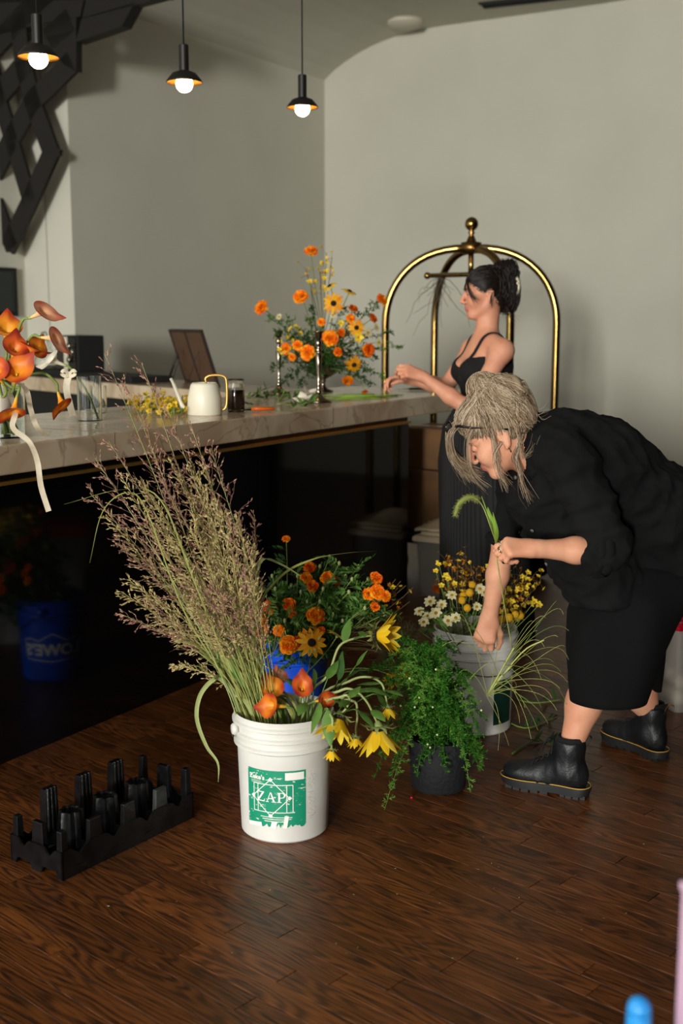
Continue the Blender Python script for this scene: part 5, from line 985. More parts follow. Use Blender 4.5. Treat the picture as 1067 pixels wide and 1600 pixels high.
# ------------------------------------------------------------------ bits on the floor
tag(MB().ball(PZ(643, 1248, 0) + ZU * .004, .0042, 10, 8).build('red_berry', mat('red_berry', (200, 16, 40), .3), loc=PZ(643, 1248, 0)), 'tiny red berry on the floor before the black pot', 'berry')
for k in range(46):
    px, py = U(60, 1020), U(1190, 1500)
    if 360 < px < 530 and py < 1330 or px < 320 and py < 1390 or 640 < px < 940 and py < 1260: continue
    a = PZ(px, py, 0) + ZU * .0012; mb = MB(); leaf(mb, a, V(U(-1, 1), U(-1, 1), .05), U(.004, .009), .003, n=2); tag(mb.build('plant_crumb', (G_tan, G_pale, F_wht)[k % 3], loc=a), 'tiny dry plant crumb on the dark wood floor', 'plant crumb', 'plant crumbs on the floor')
for k, pl in enumerate((((770, 1115), (820, 1140), (870, 1120)), ((800, 1180), (835, 1160), (865, 1165)), ((780, 1085), (830, 1100), (880, 1095)))):
    pts = [PZ(x_, y_, 0) + ZU * .006 for x_, y_ in pl]; t = thing('cut_stem', 'leafy green stem lying on the dark floor behind the boots', 'cut stem', pts[0], 'cut stems on the floor'); MB().tube(spline(pts, 5), .003, 6).build('stem', G_stem, t)
    for i in range(4): mb = MB(); leaf(mb, pts[1].lerp(pts[2], i / 4), V(U(-1, 1), U(-1, 1), .5), .07, .015); mb.build('leaf', G_dark, t)
# ------------------------------------------------------------------ smooth implicit surfaces for bodies and clothes
class Sdf:
    def __init__(s): s.p = []
    def cap(s, a, b, ra, rb=None, k=.02, op='add'): s.p.append(('cap', np.array(a, float), np.array(b, float), ra, ra if rb is None else rb, k, op)); return s
    def ell(s, c, r, rot=None, k=.02, op='add'): s.p.append(('ell', np.array(c, float), np.array(rot if rot is not None else np.eye(3), float), np.array(r, float), None, k, op)); return s
    def sph(s, c, r, k=.02, op='add'): return s.cap(c, np.array(c, float) + 1e-6, r, r, k, op)
    def half(s, c, n, k=.004): n = np.array(n, float); s.p.append(('half', np.array(c, float), n / np.linalg.norm(n), None, None, k, 'cut')); return s
    @staticmethod
    def d1(q, X):
        if q[0] == 'cap':
            a, b = q[1], q[2]; ab = b - a; t = np.clip(((X - a) @ ab) / (ab @ ab + 1e-12), 0, 1); return np.linalg.norm(X - a - t[..., None] * ab, axis=-1) - (q[3] + (q[4] - q[3]) * t)
        if q[0] == 'ell':
            Y = (X - q[1]) @ q[2]; k0 = np.linalg.norm(Y / q[3], axis=-1); k1 = np.linalg.norm(Y / (q[3] ** 2), axis=-1); return k0 * (k0 - 1) / (k1 + 1e-9)
        return (X - q[1]) @ q[2]
    @staticmethod
    def comb(g, d, k, op):
        if op == 'add': h = np.maximum(k - np.abs(g - d), 0) / k; return np.minimum(g, d) - h * h * k * .25
        if op == 'sub': d = -d
        h = np.maximum(k - np.abs(g - d), 0) / k; return np.maximum(g, d) + h * h * k * .25
    def ev(s, X):
        X = np.asarray(X, float); g = np.full(X.shape[:-1], 1.0)
        for q in s.p: g = s.comb(g, s.d1(q, X), q[5], q[6])
        return g
    def grad(s, X, e=.002):
        g = np.stack([s.ev(X + np.eye(3)[i] * e) - s.ev(X - np.eye(3)[i] * e) for i in range(3)], -1); return g / (np.linalg.norm(g, axis=-1, keepdims=True) + 1e-9)
    def bounds(s, q):
        if q[0] == 'cap': r = max(q[3], q[4]); return np.minimum(q[1], q[2]) - r, np.maximum(q[1], q[2]) + r
        r = np.abs(q[2]) @ q[3]; return q[1] - r, q[1] + r
    def mesh(s, vox):
        lo = np.min([s.bounds(q)[0] for q in s.p if q[6] == 'add'], 0) - 4 * vox; hi = np.max([s.bounds(q)[1] for q in s.p if q[6] == 'add'], 0) + 4 * vox
        n = np.ceil((hi - lo) / vox).astype(int) + 1; G = np.full(n, .05, np.float32); ax = [lo[i] + vox * np.arange(n[i]) for i in range(3)]
        for q in s.p:
            if q[0] == 'half': i0, i1 = np.zeros(3, int), n
            else:
                b0, b1 = s.bounds(q); pad = q[5] + 3 * vox; i0 = np.clip(np.floor((b0 - pad - lo) / vox).astype(int), 0, n); i1 = np.clip(np.ceil((b1 + pad - lo) / vox).astype(int) + 1, 0, n)
            sl = tuple(slice(i0[i], i1[i]) for i in range(3)); X = np.stack(np.meshgrid(*[ax[i][sl[i]] for i in range(3)], indexing='ij'), -1)
            G[sl] = s.comb(G[sl], s.d1(q, X), q[5], q[6])
        return nets(G, lo, vox)
def nets(G, lo, vox):
    S = G < 0; c = S[:-1, :-1, :-1].astype(np.int8)
    for dx in (0, 1):
        for dy in (0, 1):
            for dz in (0, 1):
                if dx + dy + dz: c = c + S[dx:S.shape[0] - 1 + dx, dy:S.shape[1] - 1 + dy, dz:S.shape[2] - 1 + dz]
    act = np.argwhere((c > 0) & (c < 8)); idx = np.full(c.shape, -1, np.int32); idx[tuple(act.T)] = np.arange(len(act))
    acc = np.zeros((len(act), 3)); cnt = np.zeros(len(act)); cs = [(a, b, d) for a in (0, 1) for b in (0, 1) for d in (0, 1)]
    for i, u in enumerate(cs):
        for v in cs[i + 1:]:
            if sum(abs(np.array(u) - np.array(v))) != 1: continue
            a = G[tuple((act + u).T)]; b = G[tuple((act + v).T)]; m = (a < 0) != (b < 0); t = np.where(m, a / np.where(m, a - b, 1), 0)
            acc += np.where(m[:, None], np.array(u) + t[:, None] * (np.array(v) - np.array(u)), 0); cnt += m
    P_ = lo + vox * (act + acc / cnt[:, None]); F = []
    for a in range(3):
        b, d = (a + 1) % 3, (a + 2) % 3; s0 = [slice(None)] * 3; s1 = [slice(None)] * 3; s0[a] = slice(0, -1); s1[a] = slice(1, None)
        A, B = S[tuple(s0)], S[tuple(s1)]; e = np.argwhere(A != B); e = e[(e[:, b] > 0) & (e[:, d] > 0) & (e[:, b] < G.shape[b] - 1) & (e[:, d] < G.shape[d] - 1)]
        def ix(ob, od): q = e.copy(); q[:, b] += ob; q[:, d] += od; return idx[tuple(q.T)]
        f = np.stack([ix(-1, -1), ix(0, -1), ix(0, 0), ix(-1, 0)], 1); fl = A[tuple(e.T)]; f = np.where(fl[:, None], f, f[:, ::-1]); F.append(f)
    return P_, np.concatenate(F)
def relax(Vt, F, it=2, lam=.5):
    n = len(Vt); e = np.concatenate([F[:, [0, 1]], F[:, [1, 2]], F[:, [2, 3]], F[:, [3, 0]]])
    for _ in range(it):
        acc = np.zeros_like(Vt); cnt = np.zeros(n); np.add.at(acc, e[:, 0], Vt[e[:, 1]]); np.add.at(cnt, e[:, 0], 1); np.add.at(acc, e[:, 1], Vt[e[:, 0]]); np.add.at(cnt, e[:, 1], 1); Vt = Vt + lam * (acc / np.maximum(cnt, 1)[:, None] - Vt)
    return Vt
def vnorm(Vt, F):
    nf = np.cross(Vt[F[:, 2]] - Vt[F[:, 0]], Vt[F[:, 3]] - Vt[F[:, 1]]); N_ = np.zeros_like(Vt)
    for i in range(4): np.add.at(N_, F[:, i], nf)
    return N_ / (np.linalg.norm(N_, axis=1, keepdims=True) + 1e-12)
def build_np(name, Vt, F, mats, parent, mi=None):
    me = bpy.data.meshes.new(name); off = np.array(wl(parent)); me.from_pydata((Vt - off).tolist(), [], F.tolist()); 
    for m in (mats if isinstance(mats, (list, tuple)) else [mats]): me.materials.append(m)
    if mi is not None: me.polygons.foreach_set('material_index', mi.astype(np.int32))
    me.polygons.foreach_set('use_smooth', np.ones(len(F), bool)); me.update(); o = bpy.data.objects.new(name, me); COL.objects.link(o); o.parent = parent; WL[o.name] = Vector(off); return o
def crease(X, seed, freq, amp, ridged=True):
    r_ = np.random.RandomState(seed); out = np.zeros(len(X)); wv = np.stack([np.sin(X @ (r_.randn(3) * 7) + r_.rand() * 6) for _ in range(3)], 1) * .05
    for i in range(5):
        d = r_.randn(3); d /= np.linalg.norm(d); v = np.sin((X + wv) @ d * freq * (1 + .35 * i) + r_.rand() * 6); out += (1 - np.abs(v) * 2 if ridged else v) / (1 + .5 * i)
    return out * amp / 2.2
# ------------------------------------------------------------------ heads and hands
class Head:
    def __init__(s, c, f, u, sc=1.0):
        f = np.array(Vector(f).normalized()); u = np.array(u, float); u -= f * (u @ f); u /= np.linalg.norm(u); l = np.cross(u, f); s.M = np.stack([f, l, u], 1); s.c = np.array(c, float); s.k = sc
    def p(s, x, y, z): return s.c + s.M @ (np.array([x, y, z]) * s.k)
    def skin(s, S):
        E_ = lambda c, r, k=.02, op='add': S.ell(s.p(*c), np.array(r) * s.k, s.M, k, op); C_ = lambda a, b, ra, rb, k=.015, op='add': S.cap(s.p(*a), s.p(*b), ra * s.k, rb * s.k, k, op)
        E_((-.012, 0, .03), (.098, .074, .09)); E_((.028, 0, -.038), (.062, .056, .074), .03); C_((.066, -.01, -.1), (.066, .01, -.1), .017, .017, .025)
        for g in (-1, 1):
            C_((-.005, .05 * g, -.05), (.055, .022 * g, -.098), .016, .014, .025); E_((.06, .036 * g, -.03), (.028, .024, .03), .025); C_((.08, .014 * g, .024), (.07, .05 * g, .018), .0085, .008, .015)
            E_((.097, .032 * g, .003), (.016, .017, .012), .012, 'sub'); C_((.104, .012 * g, -.038), (.1, .013 * g, -.038), .007, .007, .006)
            E_((-.012, .074 * g, -.002), (.019, .008, .032), .006); C_((-.012, .076 * g, -.03), (-.006, .073 * g, -.036), .008, .007, .008); E_((-.008, .084 * g, .0), (.009, .006, .016), .006, 'sub')
        C_((.09, 0, .015), (.112, 0, -.03), .007, .0105, .01); E_((.084, 0, -.062), (.014, .022, .007), .01); E_((.081, 0, -.073), (.013, .019, .007), .01); C_((.1, -.012, -.068), (.1, .012, -.068), .002, .002, .005, 'sub')
    def extras(s, parent, iris, brow, skin):
        mw = mat('eye_white', (232, 226, 218), .2); mi_ = mat('iris_%d' % iris[0], iris, .15); mbw = mat('brow_%d' % brow[0], brow, .9); k = s.k
        for g in (-1, 1):
            MB().ball(s.p(.079, .032 * g, .003), .0125 * k, 14, 10).build('eye', mw, parent); MB().ball(s.p(.0875, .032 * g, .001), .006 * k, 10, 8).build('iris', mi_, parent)
            MB().ball(s.p(.0785, .032 * g, .0038), .0137 * k, 14, 10).build('eyelid', skin, parent); MB().tube([s.p(.0915, .016 * g, .024), s.p(.0895, .034 * g, .028), s.p(.077, .05 * g, .023)], [.0018 * k, .0022 * k, .001 * k], 6, flat=.6).build('eyebrow', mbw, parent)
            MB().tube([s.p(.0905, .021 * g, -.001), s.p(.0925, .032 * g, -.003), s.p(.086, .045 * g, -.002)], [.0008 * k, .0012 * k, .0008 * k], 5).build('eyelashes', mat('lash', (24, 16, 12), .9), parent)
def hand(S, W, d, n, side, curls, sc=1.0, spread=.1, thumb=None, rw=.024):
    """palm normal n points out of the palm; side=+1 thumb on +x (d x n)"""
    W = np.array(W, float); d = np.array(Vector(d).normalized()); n = np.array(n, float); n -= d * (n @ d); n /= np.linalg.norm(n); x = np.cross(d, n) * side; out = {}
    offs = (.027, .009, -.009, -.025); ln = ((.040, .025, .020), (.044, .029, .021), (.040, .027, .020), (.031, .020, .018)); rr = (.0088, .009, .0086, .0076)
    S.cap(W - d * .01, W + d * .02, rw * .9, rw * .85, .02)
    for i in range(4):
        a = W + (d * .012 + x * offs[i] * .6) * sc; b = W + (d * (.082 - .006 * abs(i - 1.2)) + x * offs[i] - n * .003) * sc; S.cap(a, b, .0125 * sc, .0115 * sc, .016)
        dr = d + x * spread * (1.2 - i) * .5; dr /= np.linalg.norm(dr); q = b; ang = 0; fp = []
        for j in range(3):
            ang += R(curls[i][j]); v = dr * math.cos(ang) + n * math.sin(ang); e = q + v * ln[i][j] * sc; S.cap(q, e, rr[i] * sc * (1 - .08 * j), rr[i] * sc * (.94 - .1 * j), .005); fp.append((q.copy(), e.copy())); q = e
        out[i] = fp
    th = thumb or ((.75, .65, .35), (.9, .25, .35), (.95, -.1, .3)); q = W + (d * .02 + x * .022 + n * .006) * sc; fp = []
    for j, (c, l, r_) in enumerate(zip(th, (.042, .032, .026), (.0135, .0105, .0092))):
        v = d * c[0] + x * c[1] + n * c[2]; v /= np.linalg.norm(v); e = q + v * l * sc; S.cap(q, e, r_ * sc, r_ * .86 * sc, .012 if j == 0 else .006); fp.append((q.copy(), e.copy())); q = e
    out['t'] = fp; return out
def skinmat(name, c1, c2):
    m = mat(name, c1, .5, col2=c2, nscale=14, ndetail=5, bump=.12, bscale=260, sub=.35, spec=.4); return m
SK1 = skinmat('skin_warm', (204, 142, 112), (214, 158, 128)); SK2 = skinmat('skin_fair', (206, 140, 112), (216, 156, 126)); LIP = mat('lips', (186, 112, 94), .5)
def strands(S, starts, ends, n, thick, off, jit, seed, k=8, lift=0.0):
    """hair strands combed over an implicit surface from start points to end points"""
    r_ = np.random.RandomState(seed); mb = MB()
    for i in range(n):
        a = starts(r_); b = ends(r_, a); t = np.linspace(0, 1, k)[:, None]; X = np.array(a) * (1 - t) + np.array(b) * t; X = X + r_.randn(1, 3) * jit * np.sin(t * np.pi); X[1:-1] += r_.randn(k - 2, 3) * jit * .06
        o_ = off * r_.uniform(.2, 1.0) + lift * np.sin(t[:, 0] * np.pi) * r_.rand()
        for _ in range(3): X = X - (S.ev(X) - o_)[:, None] * S.grad(X)
        w_ = thick * r_.uniform(.6, 1.3); mb.cm = int(r_.randint(3)); mb.tube([Vector(q) for q in X], [w_ * (.5 + .5 * math.sin(math.pi * min(1, .15 + j / (k - 1) * .8))) for j in range(k)], 4, cap=False, flat=.6)
    return mb
def loose(mb, pts, n, thick, sp, seed, curl=.0):
    r_ = random.Random(seed); s0 = [Vector(p) for p in pts]
    for i in range(n):
        o_ = Vector((r_.gauss(0, 1), r_.gauss(0, 1), r_.gauss(0, 1))) * sp; e_ = Vector((r_.gauss(0, 1), r_.gauss(0, 1), r_.gauss(0, 1))) * sp * 1.6; q = [p + o_.lerp(e_, j / (len(s0) - 1)) * (.3 + .9 * j / (len(s0) - 1)) + Vector((r_.gauss(0, 1), 0, r_.gauss(0, 1))) * curl for j, p in enumerate(s0)]
        c = spline(q, 5); mb.cm = r_.randrange(3); mb.tube(c, [thick * (1 - .7 * j / (len(c) - 1)) for j in range(len(c))], 4, cap=False)
# ------------------------------------------------------------------ boots
def boot(parent, heel, toe, nm='boot', stitch=True):
    heel, toe = Vector(heel), Vector(toe); d = (toe - heel); d.z = 0; d.normalize(); l = Vector((-d.y, d.x, 0)); L_ = .288; Q = lambda x, y, z: heel + d * x + l * y + ZU * z; nq = lambda x, y, z: np.array(Q(x, y, z))
    Mx = np.stack([np.array(d), np.array(l), np.array(ZU)], 1); S = Sdf()
    S.ell(nq(.048, 0, .065), (.046, .036, .052), Mx).cap(nq(.06, 0, .08), nq(.066, 0, .155), .043, .047, .03).cap(nq(.066, 0, .155), nq(.064, 0, .21), .047, .05, .02).cap(nq(.09, 0, .085), nq(.185, 0, .06), .044, .034, .04)
    S.ell(nq(.222, .002, .052), (.062, .046, .034), Mx, .03).ell(nq(.15, 0, .045), (.07, .04, .03), Mx, .03); S.half(nq(0, 0, .033), (0, 0, -1)); S.half(nq(0, 0, .185), (0, 0, 1), .006)
    Vt, F = S.mesh(.0045); N_ = vnorm(Vt, F); Vt = Vt + N_ * crease(Vt, 3, 60, .0012)[:, None]; bt = build_np(nm, Vt, F, mat('black_leather', (13, 14, 16), .46, col2=(24, 26, 29), nscale=9, bump=.15, bscale=160), parent)
    ol = [(.0, .012), (-.002, 0), (0, -.012), (.012, -.03), (.04, -.038), (.09, -.035), (.14, -.038), (.19, -.048), (.23, -.047), (.262, -.035), (.283, -.015), (.288, 0), (.284, .017), (.266, .036), (.232, .046), (.19, .046), (.14, .037), (.09, .035), (.04, .038), (.012, .03)]
    ol = [(p.x, p.y) for p in spline([Vector((a, b, 0)) for a, b in ol + ol[:1]], 3)][:-1]
    mb = MB(); n = len(ol); vs = []
    for z, k in ((.008, 1.0), (.03, 1.045), (.036, 1.045), (.036, .9)): vs += [Q(.144 + (a - .144) * k, b * k, z + (.006 * max(0, (a - .2) / .09) if z < .01 else 0)) for a, b in ol]
    mb.add(vs, [(i * n + j, i * n + (j + 1) % n, (i + 1) * n + (j + 1) % n, (i + 1) * n + j) for i in range(3) for j in range(n)] + [tuple(range(n - 1, -1, -1))])
    mb.build('sole', mat('sole_rubber', (30, 31, 32), .5), bt, sharp=40)
    mb = MB()
    for x0, x1 in ((.004, .02), (.024, .042), (.046, .066), (.07, .084), (.125, .15), (.156, .18), (.186, .21), (.216, .238), (.244, .266)):
        hw = np.interp((x0 + x1) / 2, [0, .04, .09, .14, .2, .25, .288], [.026, .037, .034, .036, .047, .04, .01]); mb.add([Q(x, y, z) for z in (0, .012) for x, y in ((x0, -hw), (x1, -hw), (x1, hw), (x0, hw))], [(3, 2, 1, 0), (4, 5, 6, 7), (0, 1, 5, 4), (1, 2, 6, 5), (2, 3, 7, 6), (3, 0, 4, 7)])
    tr = mb.build('tread', MAT['sole_rubber'], bt, smooth=False); tr['kind'] = 'stuff'
    if stitch:
        mb = MB(); seg = [Q(.144 + (a - .144) * 1.03, b * 1.06, .0375) for a, b in ol]; mb.tube(seg + seg[:1], .0016, 5, cap=False); mb.build('welt_stitch', mat('yellow_stitch', (196, 150, 62), .7), bt)
    g = lambda x, y, z0=.25: None
    def surf(x, y, zt=.2):
        X = np.array([nq(x, y, zt)]); 
        for _ in range(12): X = X - np.array([[0, 0, 1]]) * np.clip(S.ev(X), -.02, .02)[:, None] * .8
        return Vector(X[0])
    lm = mat('black_lace', (12, 12, 12), .8)
    rows = []
    for i in range(7):
        f = i / 6; x, z = .175 - .065 * f, .083 + .095 * f
        pr = []
        for g_ in (-1, 1):
            X = np.array([nq(x + .004, .019 * g_, z)]); 
            for _ in range(6): X = X - (S.ev(X) - .002)[:, None] * S.grad(X)
            pr.append(Vector(X[0])); MB().ball(X[0], .0026, 8, 6).build('eyelet', M_dark, bt)
        rows.append(pr)
    for i in range(6):
        up = (Q(.2, 0, .25) - Q(.14, 0, .13)).normalized() * .007
        for a, b in ((rows[i][0], rows[i + 1][1]), (rows[i][1], rows[i + 1][0])): MB().tube([a, a.lerp(b, .5) + up, b], .0022, 5).build('lace', lm, bt)
    t0 = rows[6][0].lerp(rows[6][1], .5) + (Q(.1, 0, 0) - Q(0, 0, 0)) * .12
    for g_ in (-1, 1):
        MB().tube(spline([t0, t0 + l * .03 * g_ + ZU * .012, t0 + l * .045 * g_ - ZU * .008 + d * .012, t0 + l * .015 * g_ - ZU * .01 + d * .01], 5), .002, 5).build('lace', lm, bt); MB().tube(spline([t0, t0 + d * .02 + l * .012 * g_ - ZU * .02, t0 + d * .035 + l * .03 * g_ - ZU * .055], 5), .002, 5).build('lace', lm, bt)
    MB().ribbon(spline([Q(.012, 0, .165), Q(.002, 0, .185), Q(-.004, 0, .2), Q(.004, 0, .205), Q(.012, 0, .19), Q(.018, 0, .178)], 4), .014, side=l).build('pull_loop', mat('loop_webbing', (24, 22, 18), .8), bt)
    MB().lathe([(.044, .17), (.042, .186), (.04, .196), (.035, .197), (.034, .18)], 24, Q(.064, 0, 0)).build('sock_cuff', mat('black_sock', (14, 14, 15), .95, bump=.4, bscale=200), bt)
    return bt
# ------------------------------------------------------------------ bent woman
BWO = Vector((.78, 3.72, 0)); pw = thing('person', 'person in black bending over the buckets, blonde hair pinned up, holding a foxtail grass', 'person', BWO)
A = lambda x, y, Y: np.array(P(x, y, Y))
hb = Head(P(778, 680, 3.62), (-.86, .06, -.51), (-.5, 0, .864), .98); S = Sdf(); hb.skin(S)
S.cap(hb.p(-.03, 0, -.06), A(845, 715, 3.66), .052, .06, .03)
for a, b, r0, r1 in (((850, 712, 3.66), (930, 745, 3.68), .09, .115), ((930, 745, 3.68), (1020, 815, 3.72), .115, .11), ((1020, 815, 3.72), (1050, 860, 3.74), .11, .13)): S.cap(A(*a), A(*b), r0, r1, .05)
# near arm and hand
shN, elN, wrN = A(888, 722, 3.48), A(952, 862, 3.42), A(834, 857, 3.38)
S.cap(A(880, 715, 3.55), shN, .06, .05, .04).cap(shN, elN, .046, .038, .03).cap(elN, wrN + (elN - wrN) * .55, .037, .038, .02).cap(wrN + (elN - wrN) * .55, wrN, .037, .0235, .02)
HN = hand(S, wrN, (-1, -.08, .03), (0.1, .62, -.78), -1, ((48, 62, 30), (62, 74, 34), (68, 78, 36), (72, 80, 40)), 1.0, .12, ((.8, .5, .45), (.96, -.1, .4), (.9, -.45, .35)))
# far arm and hand
shF, elF, wrF = A(822, 742, 3.86), A(788, 845, 3.88), A(765, 962, 3.93)
S.cap(A(845, 725, 3.76), shF, .06, .05, .04).cap(shF, elF, .046, .039, .03).cap(elF, lerp(elF, wrF, .45), .039, .037, .02).cap(lerp(elF, wrF, .45), wrF, .037, .025, .02)
HF = hand(S, wrF, (-.22, -.06, -1), (.25, .95, .1), 1, ((35, 55, 30), (40, 60, 30), (46, 62, 30), (52, 64, 30)), 1.06, .1, ((.8, .55, .4), (.92, .2, .45), (.95, -.1, .4)), .026)
# legs
BH = ((PZ(921, 1250, 0) + V(0, .02, 0), PZ(798, 1228, 0) + V(0, .02, 0)), (PZ(1040, 1193, 0) + V(0, .02, 0), PZ(954, 1158, 0) + V(0, .02, 0)))
ank = []
for h_, t_ in BH: d_ = (t_ - h_).normalized(); ank.append(np.array(h_ + d_ * .066 + ZU * .14))
for kn, ca, an in ((A(932, 1000, ank[0][1] + .05), A(912, 1100, ank[0][1] + .02), ank[0]), (A(1005, 1000, ank[1][1]), A(1000, 1085, ank[1][1]), ank[1])):
    S.cap(A(1045, 860, 3.74), kn, .085, .06, .04).cap(kn, ca, .056, .054, .03).cap(ca, an, .054, .034, .03)
Vt, F = S.mesh(.0034); Vt = relax(Vt, F, 1, .4)
fc = Vt[F].mean(1); lc = (fc - hb.c) @ hb.M / hb.k; mi = ((lc[:, 0] > .082) & (abs(lc[:, 1]) < .024) & (lc[:, 2] < -.054) & (lc[:, 2] > -.082)).astype(int)
build_np('body', Vt, F, [SK1, LIP], pw, mi); hb.extras(pw, (70, 80, 84), (150, 118, 84), SK1)
# shirt
T = Sdf()
T.cap(A(838, 705, 3.66), A(880, 706, 3.66), .095, .125, .05).cap(A(880, 706, 3.66), A(935, 730, 3.67), .13, .15, .06).cap(A(935, 730, 3.67), A(1010, 795, 3.71), .15, .15, .06).cap(A(1010, 795, 3.71), A(1062, 862, 3.74), .15, .16, .06)
T.ell(A(850, 770, 3.68), (.12, .14, .10), None, .06).cap(A(860, 790, 3.66), A(925, 880, 3.66), .105, .12, .07).cap(A(925, 880, 3.66), A(955, 930, 3.67), .12, .125, .06)
T.cap(A(862, 705, 3.60), A(888, 718, 3.48), .085, .082, .05).cap(A(888, 718, 3.48), A(950, 852, 3.42), .08, .078, .03).cap(A(950, 852, 3.42), A(928, 866, 3.405), .076, .068, .02)
T.cap(A(838, 720, 3.78), A(815, 745, 3.86), .08, .075, .05).cap(A(815, 745, 3.86), A(790, 832, 3.885), .075, .06, .03)
T.half(A(960, 938, 3.66), (.12, 0, -1), .006); T.half(A(795, 838, 3.88), (-.9, .0, -1.9), .006) if False else None
Vt, F = T.mesh(.006); N_ = vnorm(Vt, F)
ax_ = np.array(P(1010, 795, 3.71) - P(880, 706, 3.66)); ax_ /= np.linalg.norm(ax_); s_ = (Vt - A(880, 706, 3.66)) @ ax_
Vt = Vt + N_ * (crease(Vt, 5, 26, .012) + crease(Vt, 8, 60, .0022) + .005 * np.sin(s_ * 46 + 3 * np.sin(Vt[:, 2] * 9 + Vt[:, 1] * 7)) * np.clip((s_ + .05) * 4, 0, 1))[:, None]; Vt = relax(Vt, F, 1, .4)
# collar opening: trim what would cover the neck and head
nk = hb.p(-.03, 0, -.085); keep = ((np.linalg.norm(Vt[F].mean(1) - nk, axis=1) > .062)); shirt = build_np('shirt', Vt, F[keep], M_black_cloth, pw)
def ring_tube(c, n, r, rad, k=20, sq=1.0, wob=.0):
    n = Vector(n).normalized(); x = n.orthogonal().normalized(); y = n.cross(x); return [Vector(c) + (x * math.cos(2 * math.pi * i / k) + y * math.sin(2 * math.pi * i / k) * sq) * (r + wob * math.sin(i * 2.3)) for i in range(k + 1)]
cN = Vector(lerp(elN, wrN, .20)); dN = Vector(wrN - elN)
MB().tube(ring_tube(cN, dN, .058, 0, wob=.004), .016, 10, cap=False).build('sleeve_cuff', M_black_cloth, shirt); MB().tube(ring_tube(cN + dN.normalized() * -.02, dN, .064, 0, wob=.005), .018, 10, cap=False).build('sleeve_cuff', M_black_cloth, shirt)
cF = Vector(lerp(elF, wrF, -.02)); MB().tube(ring_tube(cF, wrF - elF, .05, 0, wob=.004), .014, 10, cap=False).build('sleeve_cuff', M_black_cloth, shirt)
cpt = Vector(hb.p(-.035, 0, -.1)); MB().tube(ring_tube(cpt, Vector(nk) - Vector(A(850, 712, 3.66)), .07, 0, wob=.004), .014, 10, cap=False).build('collar', M_black_cloth, shirt)
mbt = mat('shirt_button', (92, 92, 90), .35)
for px, py, Y in ((833, 827, 3.50), (808, 746, 3.62), (856, 880, 3.52)):
    X = np.array([A(px, py, Y - .1)])
    rd = np.array(ray(px, py).normalized())
    for _ in range(60): X = X + rd * np.clip(T.ev(X), 0, .05)[:, None]
    MB().lathe([(0, .003), (.006, .003), (.0062, .001), (.005, -.002)], 14, X[0] + T.grad(X)[0] * .006, axis=T.grad(X)[0]).build('button', mbt, shirt)
# culottes
def loft(secs, n, name, mats, parent, pleat=0, amp=.0, seed=1, sub=5):
    """sections (x0, x1, y, Ycentre, half depth) measured in the picture at depth Ycentre"""
    ks = np.arange(len(secs)); tt = np.linspace(0, len(secs) - 1, (len(secs) - 1) * sub + 1); sv = np.array([np.interp(tt, ks, [q[i] for q in secs]) for i in range(5)]).T; vs = []
    for r_i, (x0, x1, y, Y, hd) in enumerate(sv):
        a, b = P(x0, y, Y), P(x1, y, Y); c = (a + b) / 2; hx = (b.x - a.x) / 2
        for j in range(n):
            an_ = 2 * math.pi * j / n; f = 1 + (amp * math.sin(an_ * pleat + .4 * math.sin(tt[r_i] * 2 + seed)) if pleat else 0); g = .8
            cx_, sy_ = math.copysign(abs(math.cos(an_)) ** g, math.cos(an_)), math.copysign(abs(math.sin(an_)) ** g, math.sin(an_)); vs.append([c.x + hx * cx_ * f, c.y + hd * sy_ * f, c.z])
    Vt = np.array(vs); m = len(sv); F = np.array([(i * n + j, (i + 1) * n + j, (i + 1) * n + (j + 1) % n, i * n + (j + 1) % n) for i in range(m - 1) for j in range(n)])
    return Vt, F
Vt, F = loft([(960, 1090, 850, 3.74, .10), (900, 1088, 900, 3.72, .135), (882, 1060, 955, 3.69, .155), (880, 1036, 1010, 3.67, .15), (882, 1022, 1050, 3.66, .14), (887, 1011, 1089, 3.65, .13)], 160, 'c', None, None)
N_ = -vnorm(Vt, F); dv = Vt - np.array(P(900, 960, 3.5)); Vt = Vt + N_ * (crease(Vt * np.array([1, 1, .35]), 12, 22, .02, False) + .010 * np.sin((dv[:, 0] * .55 + dv[:, 2]) * 70 + 2 * np.sin(dv[:, 0] * 12)) * np.clip((Vt[:, 2] - .62) * 6, 0, 1))[:, None]
M_trs = mat('black_cotton', (7, 7, 8), .9, col2=(10, 10, 11), nscale=5, bump=.2, bscale=500, spec=.2)
sk = build_np('culottes', Vt, F, M_trs, pw); sk.modifiers.new('t', 'SOLIDIFY').thickness = .004
Vt, F = loft([(960, 1105, 870, 3.86, .12), (962, 1065, 950, 3.88, .12), (970, 1034, 1010, 3.9, .11), (985, 1031, 1050, 3.91, .09), (1018, 1029, 1074, 3.92, .05)], 80, 'c', None, None); Vt = Vt - vnorm(Vt, F) * crease(Vt * np.array([1, 1, .35]), 15, 22, .006, False)[:, None]
o = build_np('rear_leg_panel', Vt, F, M_trs, sk)
boot(pw, *BH[0]); boot(pw, *BH[1])
o = bpy.data.objects['boot.001']; tb0 = PZ(1036, 1193, 0) + ZU * .185
MB().ribbon(spline([tb0 + V(0, .01, .0), tb0 + V(.012, .01, .02), tb0 + V(.03, .01, .018), tb0 + V(.034, .01, .002)], 4), .02, side=V(.3, 1, 0)).build('pull_loop', MAT['yellow_stitch'], o)
